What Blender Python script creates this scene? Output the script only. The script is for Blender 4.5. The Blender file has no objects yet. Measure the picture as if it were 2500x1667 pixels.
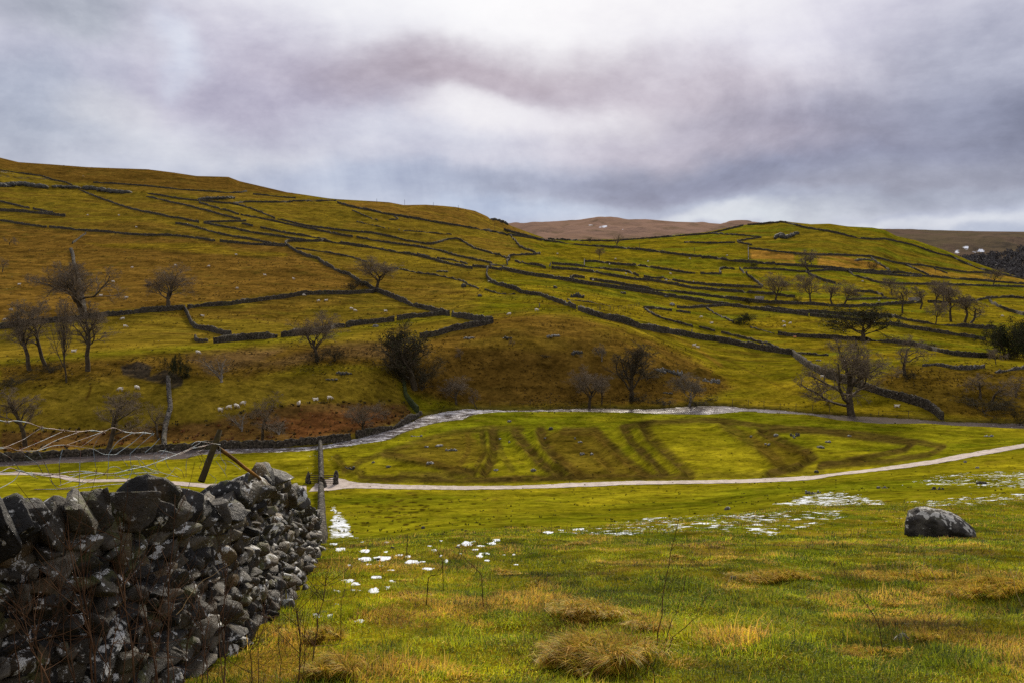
import bpy, bmesh, math, random
import numpy as np
from mathutils import Vector, Matrix
random.seed(7); RNG = np.random.default_rng(7)
scene = bpy.context.scene
COL = scene.collection
# ------------------------------------------------------------------ camera
F = 2000.0; CU, CV = 1250.0, 833.5; PITCH = math.atan((CV-640.0)/F)
cam = bpy.data.cameras.new('camera'); cam.lens = 36*F/2500; cam.sensor_width = 36
cam.clip_start = .1; cam.clip_end = 20000
camo = bpy.data.objects.new('camera', cam); COL.objects.link(camo)
camo.rotation_euler = (math.pi/2-PITCH, 0, 0); scene.camera = camo
scene.view_settings.view_transform = 'Standard'; scene.view_settings.look = 'None'
scene.cycles.use_denoising = False; scene.cycles.sample_clamp_indirect = 2.0; scene.cycles.sample_clamp_direct = 6.0; scene.view_settings.gamma = 1; scene.view_settings.exposure = 0.0
SUN_EL = math.radians(27); SUN_AZ = math.radians(8)     # ahead of the camera, slightly right, behind thin cloud
# ------------------------------------------------------------------ node helper
class NT:
    def __init__(s, tree): s.t = tree; s.n = tree.nodes; s.l = tree.links
    def new(s, typ, **kw):
        n = s.n.new(typ)
        for k, v in kw.items():
            if k.startswith('i_'):
                k = k[2:]; k = int(k) if k.isdigit() else k.replace('_', ' ')
                sock = n.inputs[k]
                if isinstance(v, bpy.types.NodeSocket): s.l.new(v, sock)
                else: sock.default_value = v
            else: setattr(n, k, v)
        return n
    def math(s, op, a, b=0.0, c=None, clamp=False):
        n = s.n.new('ShaderNodeMath'); n.operation = op; n.use_clamp = clamp
        for i, v in enumerate((a, b, c)):
            if v is None: continue
            if isinstance(v, bpy.types.NodeSocket): s.l.new(v, n.inputs[i])
            else: n.inputs[i].default_value = v
        return n.outputs[0]
    def vmath(s, op, a, b=(0, 0, 0)):
        n = s.n.new('ShaderNodeVectorMath'); n.operation = op
        for i, v in enumerate((a, b)):
            if isinstance(v, bpy.types.NodeSocket): s.l.new(v, n.inputs[i])
            elif op == 'SCALE' and i == 1: n.inputs['Scale'].default_value = v
            else: n.inputs[i].default_value = v
        return n.outputs['Value'] if op in ('LENGTH', 'DOT_PRODUCT', 'DISTANCE') else n.outputs[0]
    def mix(s, fac, a, b, blend='MIX'):
        n = s.n.new('ShaderNodeMix'); n.data_type = 'RGBA'; n.blend_type = blend; n.clamp_factor = True
        for ii, v in ((0, fac), (6, a), (7, b)):
            sock = n.inputs[ii]
            if isinstance(v, bpy.types.NodeSocket): s.l.new(v, sock)
            elif ii == 0: sock.default_value = v
            else: sock.default_value = (*v[:3], 1)
        return n.outputs[2]
    def ramp(s, v, lo, hi, a=0.0, b=1.0, smooth=True):
        n = s.n.new('ShaderNodeMapRange'); n.interpolation_type = 'SMOOTHSTEP' if smooth else 'LINEAR'
        s.l.new(v, n.inputs[0]); n.inputs[1].default_value = lo; n.inputs[2].default_value = hi
        n.inputs[3].default_value = a; n.inputs[4].default_value = b
        return n.outputs[0]
    def noise(s, vec, scale, detail=4, rough=.55, dist=0.0, out=0):
        n = s.n.new('ShaderNodeTexNoise'); s.l.new(vec, n.inputs['Vector'])
        n.inputs['Scale'].default_value = scale; n.inputs['Detail'].default_value = detail
        n.inputs['Roughness'].default_value = rough; n.inputs['Distortion'].default_value = dist
        return n.outputs[out]
def lin(c): return tuple((v/255/12.92 if v/255 <= .04045 else ((v/255+.055)/1.055)**2.4) for v in c)
def px_st(u, v):
    a = (u-CU)/F; b = (CV-v)/F
    y = math.cos(PITCH)+b*math.sin(PITCH); z = -math.sin(PITCH)+b*math.cos(PITCH)
    return a/y, z/y
# ------------------------------------------------------------------ sky (world): cloud deck laid out by direction
w = bpy.data.worlds.new('World'); scene.world = w; w.use_nodes = True
nt = NT(w.node_tree); nt.n.clear()
tc = nt.new('ShaderNodeTexCoord').outputs['Generated']
d0 = nt.vmath('NORMALIZE', tc)
sq = nt.vmath('MULTIPLY', d0, (1, 1, 1.45))
warp = nt.vmath('SUBTRACT', nt.noise(sq, 4.5, 4, .5, out=1), (.5, .5, .5))
dw = nt.vmath('ADD', d0, nt.vmath('MULTIPLY', warp, (.16, .1, .10)))
warp2 = nt.vmath('SUBTRACT', nt.noise(sq, 17.0, 4, .6, out=1), (.5, .5, .5))
dw = nt.vmath('ADD', dw, nt.vmath('MULTIPLY', warp2, (.04, .02, .022)))
sep = nt.new('ShaderNodeSeparateXYZ'); nt.l.new(dw, sep.inputs[0]); Z = sep.outputs[2]
gr = nt.new('ShaderNodeValToRGB'); nt.l.new(Z, gr.inputs[0])
st = [(0.0, (166, 180, 204)), (.035, (172, 182, 206)), (.09, (190, 193, 212)), (.16, (203, 201, 217)), (.30, (216, 215, 228)), (.6, (226, 226, 234)), (1, (206, 209, 220))]
while len(gr.color_ramp.elements) < len(st): gr.color_ramp.elements.new(.5)
for e, (p, c) in zip(gr.color_ramp.elements, st): e.position = p; e.color = (*lin(c), 1)
sky = gr.outputs[0]
BL = [ # u, v, half width, half height, colour, strength
 (200,355,480,70,(206,209,220),.8),(1000,455,520,55,(166,177,203),.9),(60,250,190,130,(160,168,188),.8),(170,25,260,60,(166,172,184),.8),
 (700,210,320,110,(178,173,194),.95),(1000,120,160,60,(205,198,210),.5),(520,70,190,60,(204,200,216),.6),(285,275,110,50,(222,222,227),.55),(430,130,50,75,(216,221,236),.8),
 (1000,330,330,60,(203,206,222),.7),(1950,90,430,150,(220,218,231),.8),(1260,-10,560,135,(250,250,252),1.0),
 (1500,60,340,70,(238,237,242),.7),
 (1180,190,430,70,(180,169,182),1.0),(1650,235,420,62,(184,176,191),.9),(1300,280,270,42,(230,228,236),.9),(1160,262,120,35,(232,230,236),.7),
 (2050,330,480,95,(140,136,160),.95),(1650,345,300,40,(182,177,195),.7),(2420,180,260,170,(152,157,180),.7),(2440,300,260,110,(122,127,153),.85),
 (1500,445,330,45,(140,150,178),.8),(1850,430,520,60,(122,130,162),.95),(2350,440,330,55,(142,146,168),.9),
 (1620,495,420,24,(158,170,197),.8),(1880,520,230,20,(208,217,229),.95),(1780,500,70,18,(214,221,231),.7),(2350,552,420,15,(206,212,226),.9),(2300,500,400,20,(155,163,185),.7),(1230,510,260,30,(174,190,218),.8)]
for u, v, ru, rv, c, k in BL:
    s_, t_ = px_st(u, v); n_ = math.sqrt(1+s_*s_+t_*t_); cx, cy, cz = s_/n_, 1/n_, t_/n_
    q_ = nt.vmath('MULTIPLY', nt.vmath('SUBTRACT', dw, (cx, cy, cz)), (F/ru/1.25, F/ru*.5, F/rv/1.25))
    f_ = nt.ramp(nt.vmath('LENGTH', q_), .15, 1.25, k, 0)
    sky = nt.mix(f_, sky, lin(c))
bil = nt.noise(sq, 7.0, 6, .60)
sky = nt.mix(.50, sky, nt.ramp(bil, .3, .72, .22, .82), 'SOFT_LIGHT')
bil2 = nt.noise(nt.vmath('ADD', sq, (3.1, 1.7, .4)), 4.2, 8, .66, .5)
sky = nt.mix(.34, sky, nt.ramp(bil2, .34, .66, .18, .84), 'SOFT_LIGHT')
fine = nt.noise(nt.vmath('MULTIPLY', d0, (1, 1, 3)), 26.0, 5, .6)
sky = nt.mix(.10, sky, nt.ramp(fine, .3, .7, .15, .9), 'SOFT_LIGHT')
nish = nt.new('ShaderNodeTexSky', sky_type='NISHITA', sun_disc=False, sun_elevation=SUN_EL, sun_rotation=SUN_AZ)
bg1 = nt.new('ShaderNodeBackground', i_Color=nish.outputs[0], i_Strength=.1)
bg2 = nt.new('ShaderNodeBackground', i_Color=sky, i_Strength=1.0)
ms = nt.new('ShaderNodeMixShader', i_0=.95); nt.l.new(bg1.outputs[0], ms.inputs[1]); nt.l.new(bg2.outputs[0], ms.inputs[2])
out = nt.new('ShaderNodeOutputWorld'); nt.l.new(ms.outputs[0], out.inputs[0])
# ------------------------------------------------------------------ sun
sl = bpy.data.lights.new('sun', 'SUN'); sl.energy = 4.2; sl.angle = math.radians(10); sl.color = (1, .90, .74)
so = bpy.data.objects.new('sun', sl); COL.objects.link(so)
so.rotation_euler = (-(math.pi/2-SUN_EL), 0, -SUN_AZ)
# ------------------------------------------------------------------ object helpers
def tag(o, label=None, cat=None, group=None, kind=None):
    if label: o['label'] = label
    if cat: o['category'] = cat
    if group: o['group'] = group
    if kind: o['kind'] = kind
    elif label: o['kind'] = 'thing'
    return o
def empty(name, loc=(0, 0, 0), rz=0.0):
    o = bpy.data.objects.new(name, None); COL.objects.link(o); o.location = loc; o.rotation_euler = (0, 0, rz)
    o.empty_display_size = .2; return o
def mesh_obj(name, V, Fc, mats, parent=None, smooth=True, col=None, midx=None):
    """V (n,3); Fc: list of int arrays (m,3) or (m,4)"""
    me = bpy.data.meshes.new(name); V = np.asarray(V, dtype=np.float32)
    if not isinstance(Fc, (list, tuple)): Fc = [Fc]
    Fc = [np.asarray(f, dtype=np.int32) for f in Fc if len(f)]
    loops = np.concatenate([f.ravel() for f in Fc]); tot = np.concatenate([np.full(len(f), f.shape[1], np.int32) for f in Fc])
    start = np.concatenate([[0], np.cumsum(tot)[:-1]]).astype(np.int32)
    me.vertices.add(len(V)); me.vertices.foreach_set('co', V.ravel())
    me.loops.add(len(loops)); me.loops.foreach_set('vertex_index', loops)
    me.polygons.add(len(tot)); me.polygons.foreach_set('loop_start', start); me.polygons.foreach_set('loop_total', tot)
    if smooth: me.polygons.foreach_set('use_smooth', np.ones(len(tot), bool))
    if midx is not None: me.polygons.foreach_set('material_index', np.asarray(midx, np.int32))
    if col is not None:
        for k, a in (col.items() if isinstance(col, dict) else {'Col': col}.items()):
            a = np.asarray(a, np.float32)
            if a.ndim == 1:
                at = me.attributes.new(k, 'FLOAT', 'POINT'); at.data.foreach_set('value', a)
            else:
                at = me.attributes.new(k, 'FLOAT_COLOR', 'POINT')
                at.data.foreach_set('color', np.concatenate([a[:, :3], np.ones((len(a), 1), np.float32)], 1).ravel())
    for m in (mats if isinstance(mats, (list, tuple)) else [mats]): me.materials.append(m)
    me.update(calc_edges=True)
    o = bpy.data.objects.new(name, me); COL.objects.link(o)
    if parent: o.parent = parent
    return o
def copy_tree(o, parent=None):
    c = o.copy(); COL.objects.link(c)
    if parent: c.parent = parent
    for ch in o.children: copy_tree(ch, c)
    return c
def tubes(P, R, sides=3, cap=False):
    """P (n,k,3), R (n,k) -> verts, quads"""
    P = np.asarray(P, float); R = np.asarray(R, float); n, k, _ = P.shape
    T = np.gradient(P, axis=1); T /= np.linalg.norm(T, axis=2, keepdims=True)+1e-9
    ref = np.where(np.abs(T[..., 2:3]) > .9, np.array([1., 0, 0]), np.array([0, 0, 1.]))
    U = np.cross(T, ref); U /= np.linalg.norm(U, axis=2, keepdims=True)+1e-9; W = np.cross(T, U)
    a = np.arange(sides)*2*math.pi/sides
    V = P[:, :, None, :]+R[:, :, None, None]*(U[:, :, None, :]*np.cos(a)[None, None, :, None]+W[:, :, None, :]*np.sin(a)[None, None, :, None])
    idx = np.arange(n*k*sides).reshape(n, k, sides); nx = np.roll(idx, -1, 2)
    Q = np.stack([idx[:, :-1], nx[:, :-1], nx[:, 1:], idx[:, 1:]], -1).reshape(-1, 4)
    return V.reshape(-1, 3), Q
def join(parts):
    Vs, Qs, o = [], [], 0
    for V, Q in parts: Vs.append(V); Qs.append(Q+o); o += len(V)
    return np.concatenate(Vs), np.concatenate(Qs)
# ------------------------------------------------------------------ numpy noise
def _h(ix, iy, sd):
    n = (ix.astype(np.int64)*374761393+iy.astype(np.int64)*668265263+sd*1442695041) & 0xffffffff
    n = ((n ^ (n >> 13))*1274126177) & 0xffffffff
    return ((n ^ (n >> 16)) & 0xffff)/65535.0*2-1
def vnoise(x, y, sd=0):
    xi = np.floor(x); yi = np.floor(y); fx = x-xi; fy = y-yi
    fx = fx*fx*fx*(fx*(fx*6-15)+10); fy = fy*fy*fy*(fy*(fy*6-15)+10)
    a = _h(xi, yi, sd); b = _h(xi+1, yi, sd); c = _h(xi, yi+1, sd); d = _h(xi+1, yi+1, sd)
    return (a*(1-fx)+b*fx)*(1-fy)+(c*(1-fx)+d*fx)*fy
def fbm(x, y, sd=0, o=4, g=.5):
    r = 0; a = 1; t = 0
    for i in range(o):
        r = r+a*vnoise(x, y, sd+i*17); t += a; a *= g; x = x*2.03+5.1; y = y*2.03+1.7
    return r/t
def sstep(x, a, b):
    t = np.clip((x-a)/(b-a), 0, 1); return t*t*(3-2*t)
# ------------------------------------------------------------------ tracing frames (for reading points off the photograph)
ORG = dict(A=(0, 350), B=(650, 400), C=(1200, 500), D=(1800, 500), E=(0, 750), F=(600, 750), G=(1250, 750), H=(1800, 750), P=(0, 0), K=(732, 928))
def trace(txt):
    r = []; o = (0, 0); k = 1
    for w_ in txt.split():
        if len(w_) == 1: o = ORG[w_]; k = {'P': 1, 'K': 1.3303}.get(w_, 3.336); continue
        x, y = w_.split(','); r.append((o[0]+float(x)/k, o[1]+float(y)/k))
    return np.array(r)
def resample(p, n=None, step=None):
    p = np.asarray(p, float); d = np.concatenate([[0], np.cumsum(np.linalg.norm(np.diff(p, axis=0), axis=1))])
    if n is None: n = max(2, int(d[-1]/step)+1)
    q = np.linspace(0, d[-1], n); return np.stack([np.interp(q, d, p[:, i]) for i in range(p.shape[1])], 1)
# ================================================================== TERRAIN
def st_arr(u, v):
    a = (u-CU)/F; b = (CV-v)/F
    y = math.cos(PITCH)+b*math.sin(PITCH); z = -math.sin(PITCH)+b*math.cos(PITCH); return a/y, z/y
def st_px(s, t):          # inverse
    cp, sp = math.cos(PITCH), math.sin(PITCH)
    den = cp-t*sp; return CU+F*s/den, CV-F*(t*cp+sp)/den
WZ = -30.2
COLS = {
 0:   [(1330,24),(1335,36),(1310,52),(1270,68),(1225,85),(1155,110),'R1128',(1105,130),(1060,135),(1000,142),(940,151),(893,162),(855,188),(785,232),(700,290),(620,370),(560,440),(500,520),(440,610)],
 250: [(1335,23),(1340,34),(1318,50),(1280,66),(1232,84),(1171,105),'R1115',(1085,134),(1000,143),(940,151),(872,166),(832,195),(765,240),(690,300),(610,380),(560,440),(500,525),(460,620)],
 500: [(1338,22),(1343,32),(1325,49),(1285,65),(1236,83),(1182,103),'R1104',(1075,137),(1000,145),(930,155),(862,171),(826,200),(780,235),(735,262),(680,305),(600,390),(540,470),(490,550),(462,640)],
 750: [(1340,20),(1345,30),(1330,48),(1290,64),(1240,82),(1188,102),(1140,115),'R1097',(1070,140),(985,151),(930,160),(850,182),(800,228),(735,265),(690,300),(640,350),(590,420),(540,500),(500,590)],
 1000:[(1310,24),(1318,36),(1300,52),(1250,73),(1190,102),(1130,117),(1080,132),'R1045',(1000,154),(940,162),(880,173),(835,192),(790,232),(735,275),(690,320),(640,380),(590,450),(545,530)],
 1250:[(1300,28),(1302,40),(1285,54),(1240,75),(1190,101),(1120,120),(1060,138),'R1003',(985,169),(930,175),(870,183),(810,193),(778,208),(768,236),(740,275),(690,330),(640,410),(600,500),(575,600)],
 1500:[(1285,32),(1286,44),(1270,57),(1230,76),(1180,103),(1110,122),(1050,142),'R1000',(985,170),(930,177),(870,186),(815,199),(788,220),(750,285),(700,350),(660,420),(620,520),(595,640)],
 1750:[(1260,36),(1262,48),(1245,62),(1215,80),(1173,104),(1110,123),(1050,141),'R1000',(980,172),(930,190),(880,215),(850,232),(800,275),(760,320),(720,370),(680,430),(640,500),(600,580),(570,680)],
 2000:[(1300,25),(1235,42),(1232,52),(1215,66),(1190,84),(1165,105),(1110,122),(1060,137),'R1016',(1000,160),(950,174),(900,198),(850,240),(800,285),(750,340),(700,410),(660,470),(620,540),(580,620)],
 2250:[(1300,25),(1230,44),(1228,56),(1195,75),(1165,92),(1125,112),(1090,126),(1060,136),'R1033',(1012,155),(970,163),(920,174),(880,196),(850,250),(800,305),(750,370),(700,450),(670,520),(640,600)],
 2500:[(1300,25),(1215,48),(1200,64),(1170,82),(1140,98),(1090,120),(1070,132),'R1045',(1025,152),(980,159),(930,169),(892,190),(872,250),(800,320),(750,390),(712,470),(692,560)]}
SKY = trace('P -500,330 A 0,118 150,155 400,172 700,195 900,203 1200,213 1400,238 1600,268 1860,275 1950,310 2100,345 2335,400 B 300,252 500,282 580,290 900,308 1000,315 1120,338 1300,335 1450,345 1550,355 1700,385 1800,430 1830,455 1900,463 1960,490 2000,510 2150,565 2250,600 C 440,285 700,285 1000,282 1200,272 1400,255 1600,238 1750,225 1950,182 2150,153 2335,137 D 350,130 450,144 600,160 750,156 900,178 1100,188 1200,205 1300,258 1450,290 1700,375 1900,460 2100,530 2250,575 P 2500,680 2900,720')
CRY = {-500:700, 0:720, 250:745, 500:760, 700:740, 1000:680, 1110:680, 1200:690, 1250:700, 1325:760, 1500:800, 1650:800, 1900:740, 2130:730, 2300:710, 2500:650, 2900:560}
ck = np.array(sorted(CRY)); cv_ = np.array([CRY[k] for k in ck], float)
pts = []
allc = dict(COLS); allc[-500] = COLS[0]; allc[-1100] = COLS[0]; allc[3000] = COLS[2500]; allc[3600] = COLS[2500]
for u, L in allc.items():
    for y in (1.0, 2.2, 4.5, 7, 10, 14, 18): pts.append((st_arr(u, 1400)[0], y, (-1.6-.27*y)/y))
    for e in L:
        if isinstance(e, str):
            s, t = st_arr(u, float(e[1:])); pts.append((s, (WZ+.5)/t, t))
        else:
            s, t = st_arr(u, e[0]); pts.append((s, e[1], t))
for u in np.arange(-1100, 3700, 75):
    uc = np.clip(u, -500, 2900); v = np.interp(uc, SKY[:, 0], SKY[:, 1]); yc = np.interp(uc, ck, cv_); s, t = st_arr(u, v)
    pts += [(s, yc, t), (s, yc*1.25, t-.022), (s, yc*1.8, t-.06)]
pts = np.array(pts); XS = 1.6
PX = np.stack([pts[:, 0]*XS, np.log(pts[:, 1])], 1); n = len(PX)
def tps(r2): return .5*r2*np.log(r2+1e-9)
D2 = ((PX[:, None]-PX[None])**2).sum(-1)
M = np.zeros((n+3, n+3)); M[:n, :n] = tps(D2)+np.eye(n)*.0008; M[:n, n] = 1; M[:n, n+1:] = PX; M[n, :n] = 1; M[n+1:, :n] = PX.T
wt = np.linalg.solve(M, np.concatenate([pts[:, 2], np.zeros(3)]))
S = np.concatenate([np.linspace(-1.15, -.70, 40)[:-1], np.linspace(-.70, .70, 840), np.linspace(.70, 1.15, 40)[1:]])
LY = np.concatenate([np.linspace(math.log(1.0), math.log(5), 40)[:-1], np.linspace(math.log(5), math.log(45), 260)[:-1],
                     np.linspace(math.log(45), math.log(200), 330)[:-1], np.linspace(math.log(200), math.log(830), 380)[:-1], np.linspace(math.log(830), math.log(1350), 22)])
NR, NC = len(LY), len(S)
# coarse evaluation then cubic-ish upsample (bilinear on a dense-enough coarse grid, smoothed)
T = np.empty((NR, NC))
for i0 in range(0, NR, 8):
    ly = LY[i0:i0+8]; gx = np.repeat(S[None], len(ly), 0).ravel()*XS; gy = np.repeat(ly, NC)
    acc = wt[n]+wt[n+1]*gx+wt[n+2]*gy
    r2 = (gx[:, None]-PX[None, :, 0])**2; r2 += (gy[:, None]-PX[None, :, 1])**2; r2 += 1e-9
    acc += .5*((r2*np.log(r2))@wt[:n]); T[i0:i0+8] = acc.reshape(len(ly), NC)
YY = np.exp(LY)[:, None]*np.ones((1, NC)); XX = S[None]*YY
# ---- natural relief
far = sstep(YY, 150, 260); mid = sstep(YY, 30, 60)*(1-sstep(YY, 110, 160)); near = 1-sstep(YY, 25, 60)
dz = near*(.10*fbm(XX/2.6, YY/2.6, 3, 3)+.075*fbm(XX/.75, YY/.75, 5, 3)*sstep(YY, 2, 5))
dz += mid*(.25*fbm(XX/8, YY/8, 9, 3)+.08*fbm(XX/1.6, YY/2, 13, 3))
dz += (1-near)*(1-far)*.22*fbm(XX/5, YY/4, 91, 5)
dz += far*(1.8*fbm(XX/60, YY/40, 21, 3)+.9*fbm(XX/22, YY/9, 23, 4)+.40*fbm(XX/7, YY/3.6, 24, 4)+.5*np.maximum(fbm(XX/45, YY/7, 27, 3)-.12, 0))
U0, V0 = st_px(S[None]+T*0, T)
def segdist(px, py, poly, closed=False):
    """min distance to polyline in the same space"""
    p = np.asarray(poly, float); q = np.roll(p, -1, 0) if closed else p[1:]; p = p if closed else p[:-1]
    best = np.full(px.shape, 1e9)
    for (ax, ay), (bx, by) in zip(p, q):
        dx, dy = bx-ax, by-ay; L2 = dx*dx+dy*dy+1e-9
        t = np.clip(((px-ax)*dx+(py-ay)*dy)/L2, 0, 1); best = np.minimum(best, (px-ax-t*dx)**2+(py-ay-t*dy)**2)
    return np.sqrt(best)
def inside(px, py, poly):
    p = np.asarray(poly, float); q = np.roll(p, -1, 0); r = np.zeros(px.shape, bool)
    for (ax, ay), (bx, by) in zip(p, q):
        if ay == by: continue
        c = ((ay > py) != (by > py)) & (px < (bx-ax)*(py-ay)/(by-ay)+ax); r ^= c
    return r
def area(poly, U, V, blur=8, ylim=(0, 2000)):
    """soft membership 0..1 of every terrain vertex in a traced patch of ground"""
    p = trace(poly) if isinstance(poly, str) else np.asarray(poly)
    m = (U > p[:, 0].min()-blur*2) & (U < p[:, 0].max()+blur*2) & (V > p[:, 1].min()-blur*2) & (V < p[:, 1].max()+blur*2) & (YY > ylim[0]) & (YY < ylim[1])
    r = np.zeros(U.shape); pu, pv = U[m], V[m]
    if len(pu) == 0: return r
    pu = pu+blur*.9*fbm(pu/23, pv/9, 71, 3); pv = pv+blur*.5*fbm(pu/23, pv/9, 72, 3)
    d = segdist(pu, pv, p, True)*np.where(inside(pu, pv, p), 1, -1); r[m] = sstep(d, -blur, blur); return r
def stroke(poly, U, V, wpx, ylim=(0, 2000), soft=1.0, ar=1.0):
    p = trace(poly) if isinstance(poly, str) else np.asarray(poly)
    m = (U > p[:, 0].min()-wpx*3) & (U < p[:, 0].max()+wpx*3) & (V > p[:, 1].min()-wpx*3) & (V < p[:, 1].max()+wpx*3) & (YY > ylim[0]) & (YY < ylim[1])
    r = np.zeros(U.shape); pu, pv = U[m], V[m]
    if len(pu) == 0: return r
    d = segdist(pu, pv*ar, p*np.array([1, ar])); r[m] = np.exp(-(d/(wpx*.6))**2); return r
# lynchets: old plough terraces on the far fields
LYN = ['C 300,320 500,345 800,345 1100,375 1500,400 1900,440','C 250,345 420,330 700,360 1000,385 1400,410 1700,440','C 450,350 700,385 1000,405 1400,435 1900,475 2300,500',
 'C 420,380 700,405 1100,430 1500,460 1900,490','C 300,440 600,440 900,445 1300,470 1700,500','C 880,500 1300,530 1700,575 2150,610','C 1200,555 1600,590 1900,605 2200,625',
 'C 250,495 600,520 900,560 1400,620','C 600,545 900,585 1300,640 1800,690','C 1700,585 2000,600 2180,610','D 240,930 500,950 800,985','D 200,950 500,985 800,1000','D 350,1010 600,1035 800,1045','D 1250,990 1700,1060 2000,1110',
 'B 720,200 900,250 1100,260','B 600,420 900,470 1200,520','B 900,540 1300,590 1600,620','B 1350,680 1700,720 1900,760','A 900,680 1300,700 1700,770','A 700,850 1200,870 1700,910 2300,920','D 1000,740 1300,760',
 'D 1280,930 1600,990 2000,1020','C 2000,720 2300,735','D 500,770 900,780 1200,775']
for L in LYN:
    k = stroke(L, U0, V0, 5, (230, 800), ar=1.6); dz += k*(.5+.8*sstep(YY, 250, 500))
RINGS = (('K 140,300 200,262 300,225 400,195 500,168 620,155 720,157', 8, .6), ('K 628,168 632,210 625,255 600,300', 17, .9), ('K 592,175 600,235 570,290 480,308 330,305', 9, .7), ('K 545,175 548,225 520,275', 6, .5), ('K 120,250 145,285 200,300', 12, .7), ('K 280,240 420,268 560,304', 14, .8),
 ('K 700,170 740,220 790,275 845,306', 17, .95), ('K 782,165 800,215 850,270 905,304', 18, .95), ('K 860,165 960,165 1000,205 1060,260 1120,302', 16, .8), ('K 1052,152 1078,200 1130,250 1182,300', 14, .9), ('K 1118,150 1140,188 1200,240 1268,304', 19, 1.0),
 ('K 1060,150 1150,136 1300,128 1400,134 1500,150 1700,160 1900,184 2090,214 2045,240 1900,262 1690,280', 8, .8), ('K 1380,145 1450,190 1530,240 1570,285', 18, .6), ('K 1500,166 1560,200 1640,232 1665,250 1620,278 1530,302', 17, .95), ('K 1530,160 1700,166 1850,188 1990,204 1965,225 1800,256 1690,272', 8, .85),
 ('K 200,318 600,324 900,314 1270,312', 12, .9), ('K 1290,310 1500,304 1700,292', 7, .4), ('K 640,190 660,250 690,290', 9, .5), ('K 900,215 960,240 1010,290', 12, .5))
for q, w_, k in RINGS: k_ = stroke(q, U0, V0, w_*.9+2, (98, 168), ar=1.2); dz += (.75 if w_ > 11 else .4)*k*(stroke(q, U0+w_*.9, V0-w_*.25, w_*.8+2, (98, 168), ar=1.2)-.7*k_)
# knoll terracettes and scars
kn = area('P 1000,850 1200,785 1400,785 1600,835 1740,905 1780,960 1500,985 1150,985 1000,965', U0, V0, 25, (165, 300))
dz += kn*(.55*np.abs(fbm(XX/18, YY/2.4, 31, 3))+.35*fbm(XX/5, YY/2.5, 33, 3))
bk = area('E 0,450 800,420 1500,380 2335,310 F 1230,300 1250,600 500,600 0,560 E 0,700', U0, V0, 20, (150, 260))+area('H 1350,450 2335,500 2335,920 1750,890 1350,740 1150,600', U0, V0, 20, (150, 260))
dz += bk*(.5*np.abs(fbm(XX/9, YY/3, 35, 3))+.25*fbm(XX/3, YY/2, 36, 3))
for L, a in (('A 0,345 100,335 200,340 360,358 420,350', 3.2), ('A 440,355 560,360 680,360 800,378 1000,402 1100,412 1190,418', 2.6), ('A 1650,455 1900,445', 2.0), ('A 0,265 200,285 400,290 520,315', 1.6), ('D 330,270 400,260 490,228', 2.2), ('B 1830,455 1960,490', 2.5),
             ('G 1190,500 1400,540 1700,590', 1.5), ('C 780,1250 900,1260', .9), ('B 230,300 570,298', 1.5)):
    k = stroke(L, U0, V0, 6, (160, 900), ar=1.3); dz += k*a*(.55+.9*fbm(XX/5, YY/4, 37, 2))
T = T+dz/YY
# ---- skyline correction
for j in range(NC):
    uu, vv = st_px(S[j], T[:, j]); ucl = min(max(uu[np.argmax(T[:, j])], -500), 2900)
    tgt = st_arr(ucl, np.interp(ucl, SKY[:, 0], SKY[:, 1]))[1]; yc = np.interp(ucl, ck, cv_)
    reg = slice(np.searchsorted(LY, math.log(380)), NR)
    for _ in range(2):
        cur = T[reg, j].max(); T[reg, j] += (tgt-cur)*sstep(LY[reg], math.log(400), math.log(yc*.93))
# ---- river channel
RT = trace('P -300,1131 E 0,1255 250,1243 450,1212 700,1200 1000,1190 1300,1165 1700,1150 2335,1140 F 600,1125 800,1090 1000,1040 1150,1000 1300,950 1430,890 1600,850 1800,825 2050,835 G 0,838 300,830 600,820 900,825 1150,828 1400,808 1600,798 1750,800 1900,816 H 0,815 300,830 600,860 800,875 1100,890 1400,905 1700,930 2335,945 P 2900,1038')
RB = trace('P -300,1152 E 0,1305 300,1290 560,1270 800,1265 1100,1250 1500,1240 1620,1205 2335,1185 F 600,1165 800,1140 1000,1110 1150,1085 1250,1040 1400,985 1600,935 1780,920 1830,880 2000,862 G 0,857 300,854 700,857 1000,864 1300,875 1600,878 1750,862 2000,852 H 0,852 300,867 600,882 800,920 1000,940 1200,955 1500,950 1800,970 2335,995 P 2900,1060')
def plane_pts(p, z):
    s, t = st_arr(p[:, 0], p[:, 1]); y = z/t; return np.stack([s*y, y], 1)
RTW = plane_pts(resample(RT, 160), WZ); RBW = plane_pts(resample(RB, 160), WZ)
RPOLY = np.concatenate([RTW, RBW[::-1]])
m = (YY > 95) & (YY < 230) & (np.abs(S[None]) < .9)
xs, ys = XX[m], YY[m]; dd = segdist(xs, ys, RPOLY, True)
ins = inside(xs, ys, RPOLY); dd = np.where(ins, -dd, dd)+.35*fbm(xs/1.7, ys/1.7, 41, 3)
z0 = T[m]*ys; bank = WZ+.22+.28*sstep(dd, 0, 2.0)
k = sstep(dd, 0, 16); z1 = np.where(dd < 0, WZ-.4*sstep(-dd, 0, .8)+.2*(1-sstep(-dd, 0, .5)), bank*(1-k)+z0*k)
rtop = np.zeros(YY.shape); rtop[m] = np.exp(-(np.maximum(dd, 0)/1.2)**2)
z1 = np.maximum(z1, WZ-.4)
T[m] = z1/ys
ZZ = T*YY
UU, VV = st_px(S[None]+T*0, T)
Sx = S; ymaxv = float(np.exp(LY[-1]))
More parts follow.
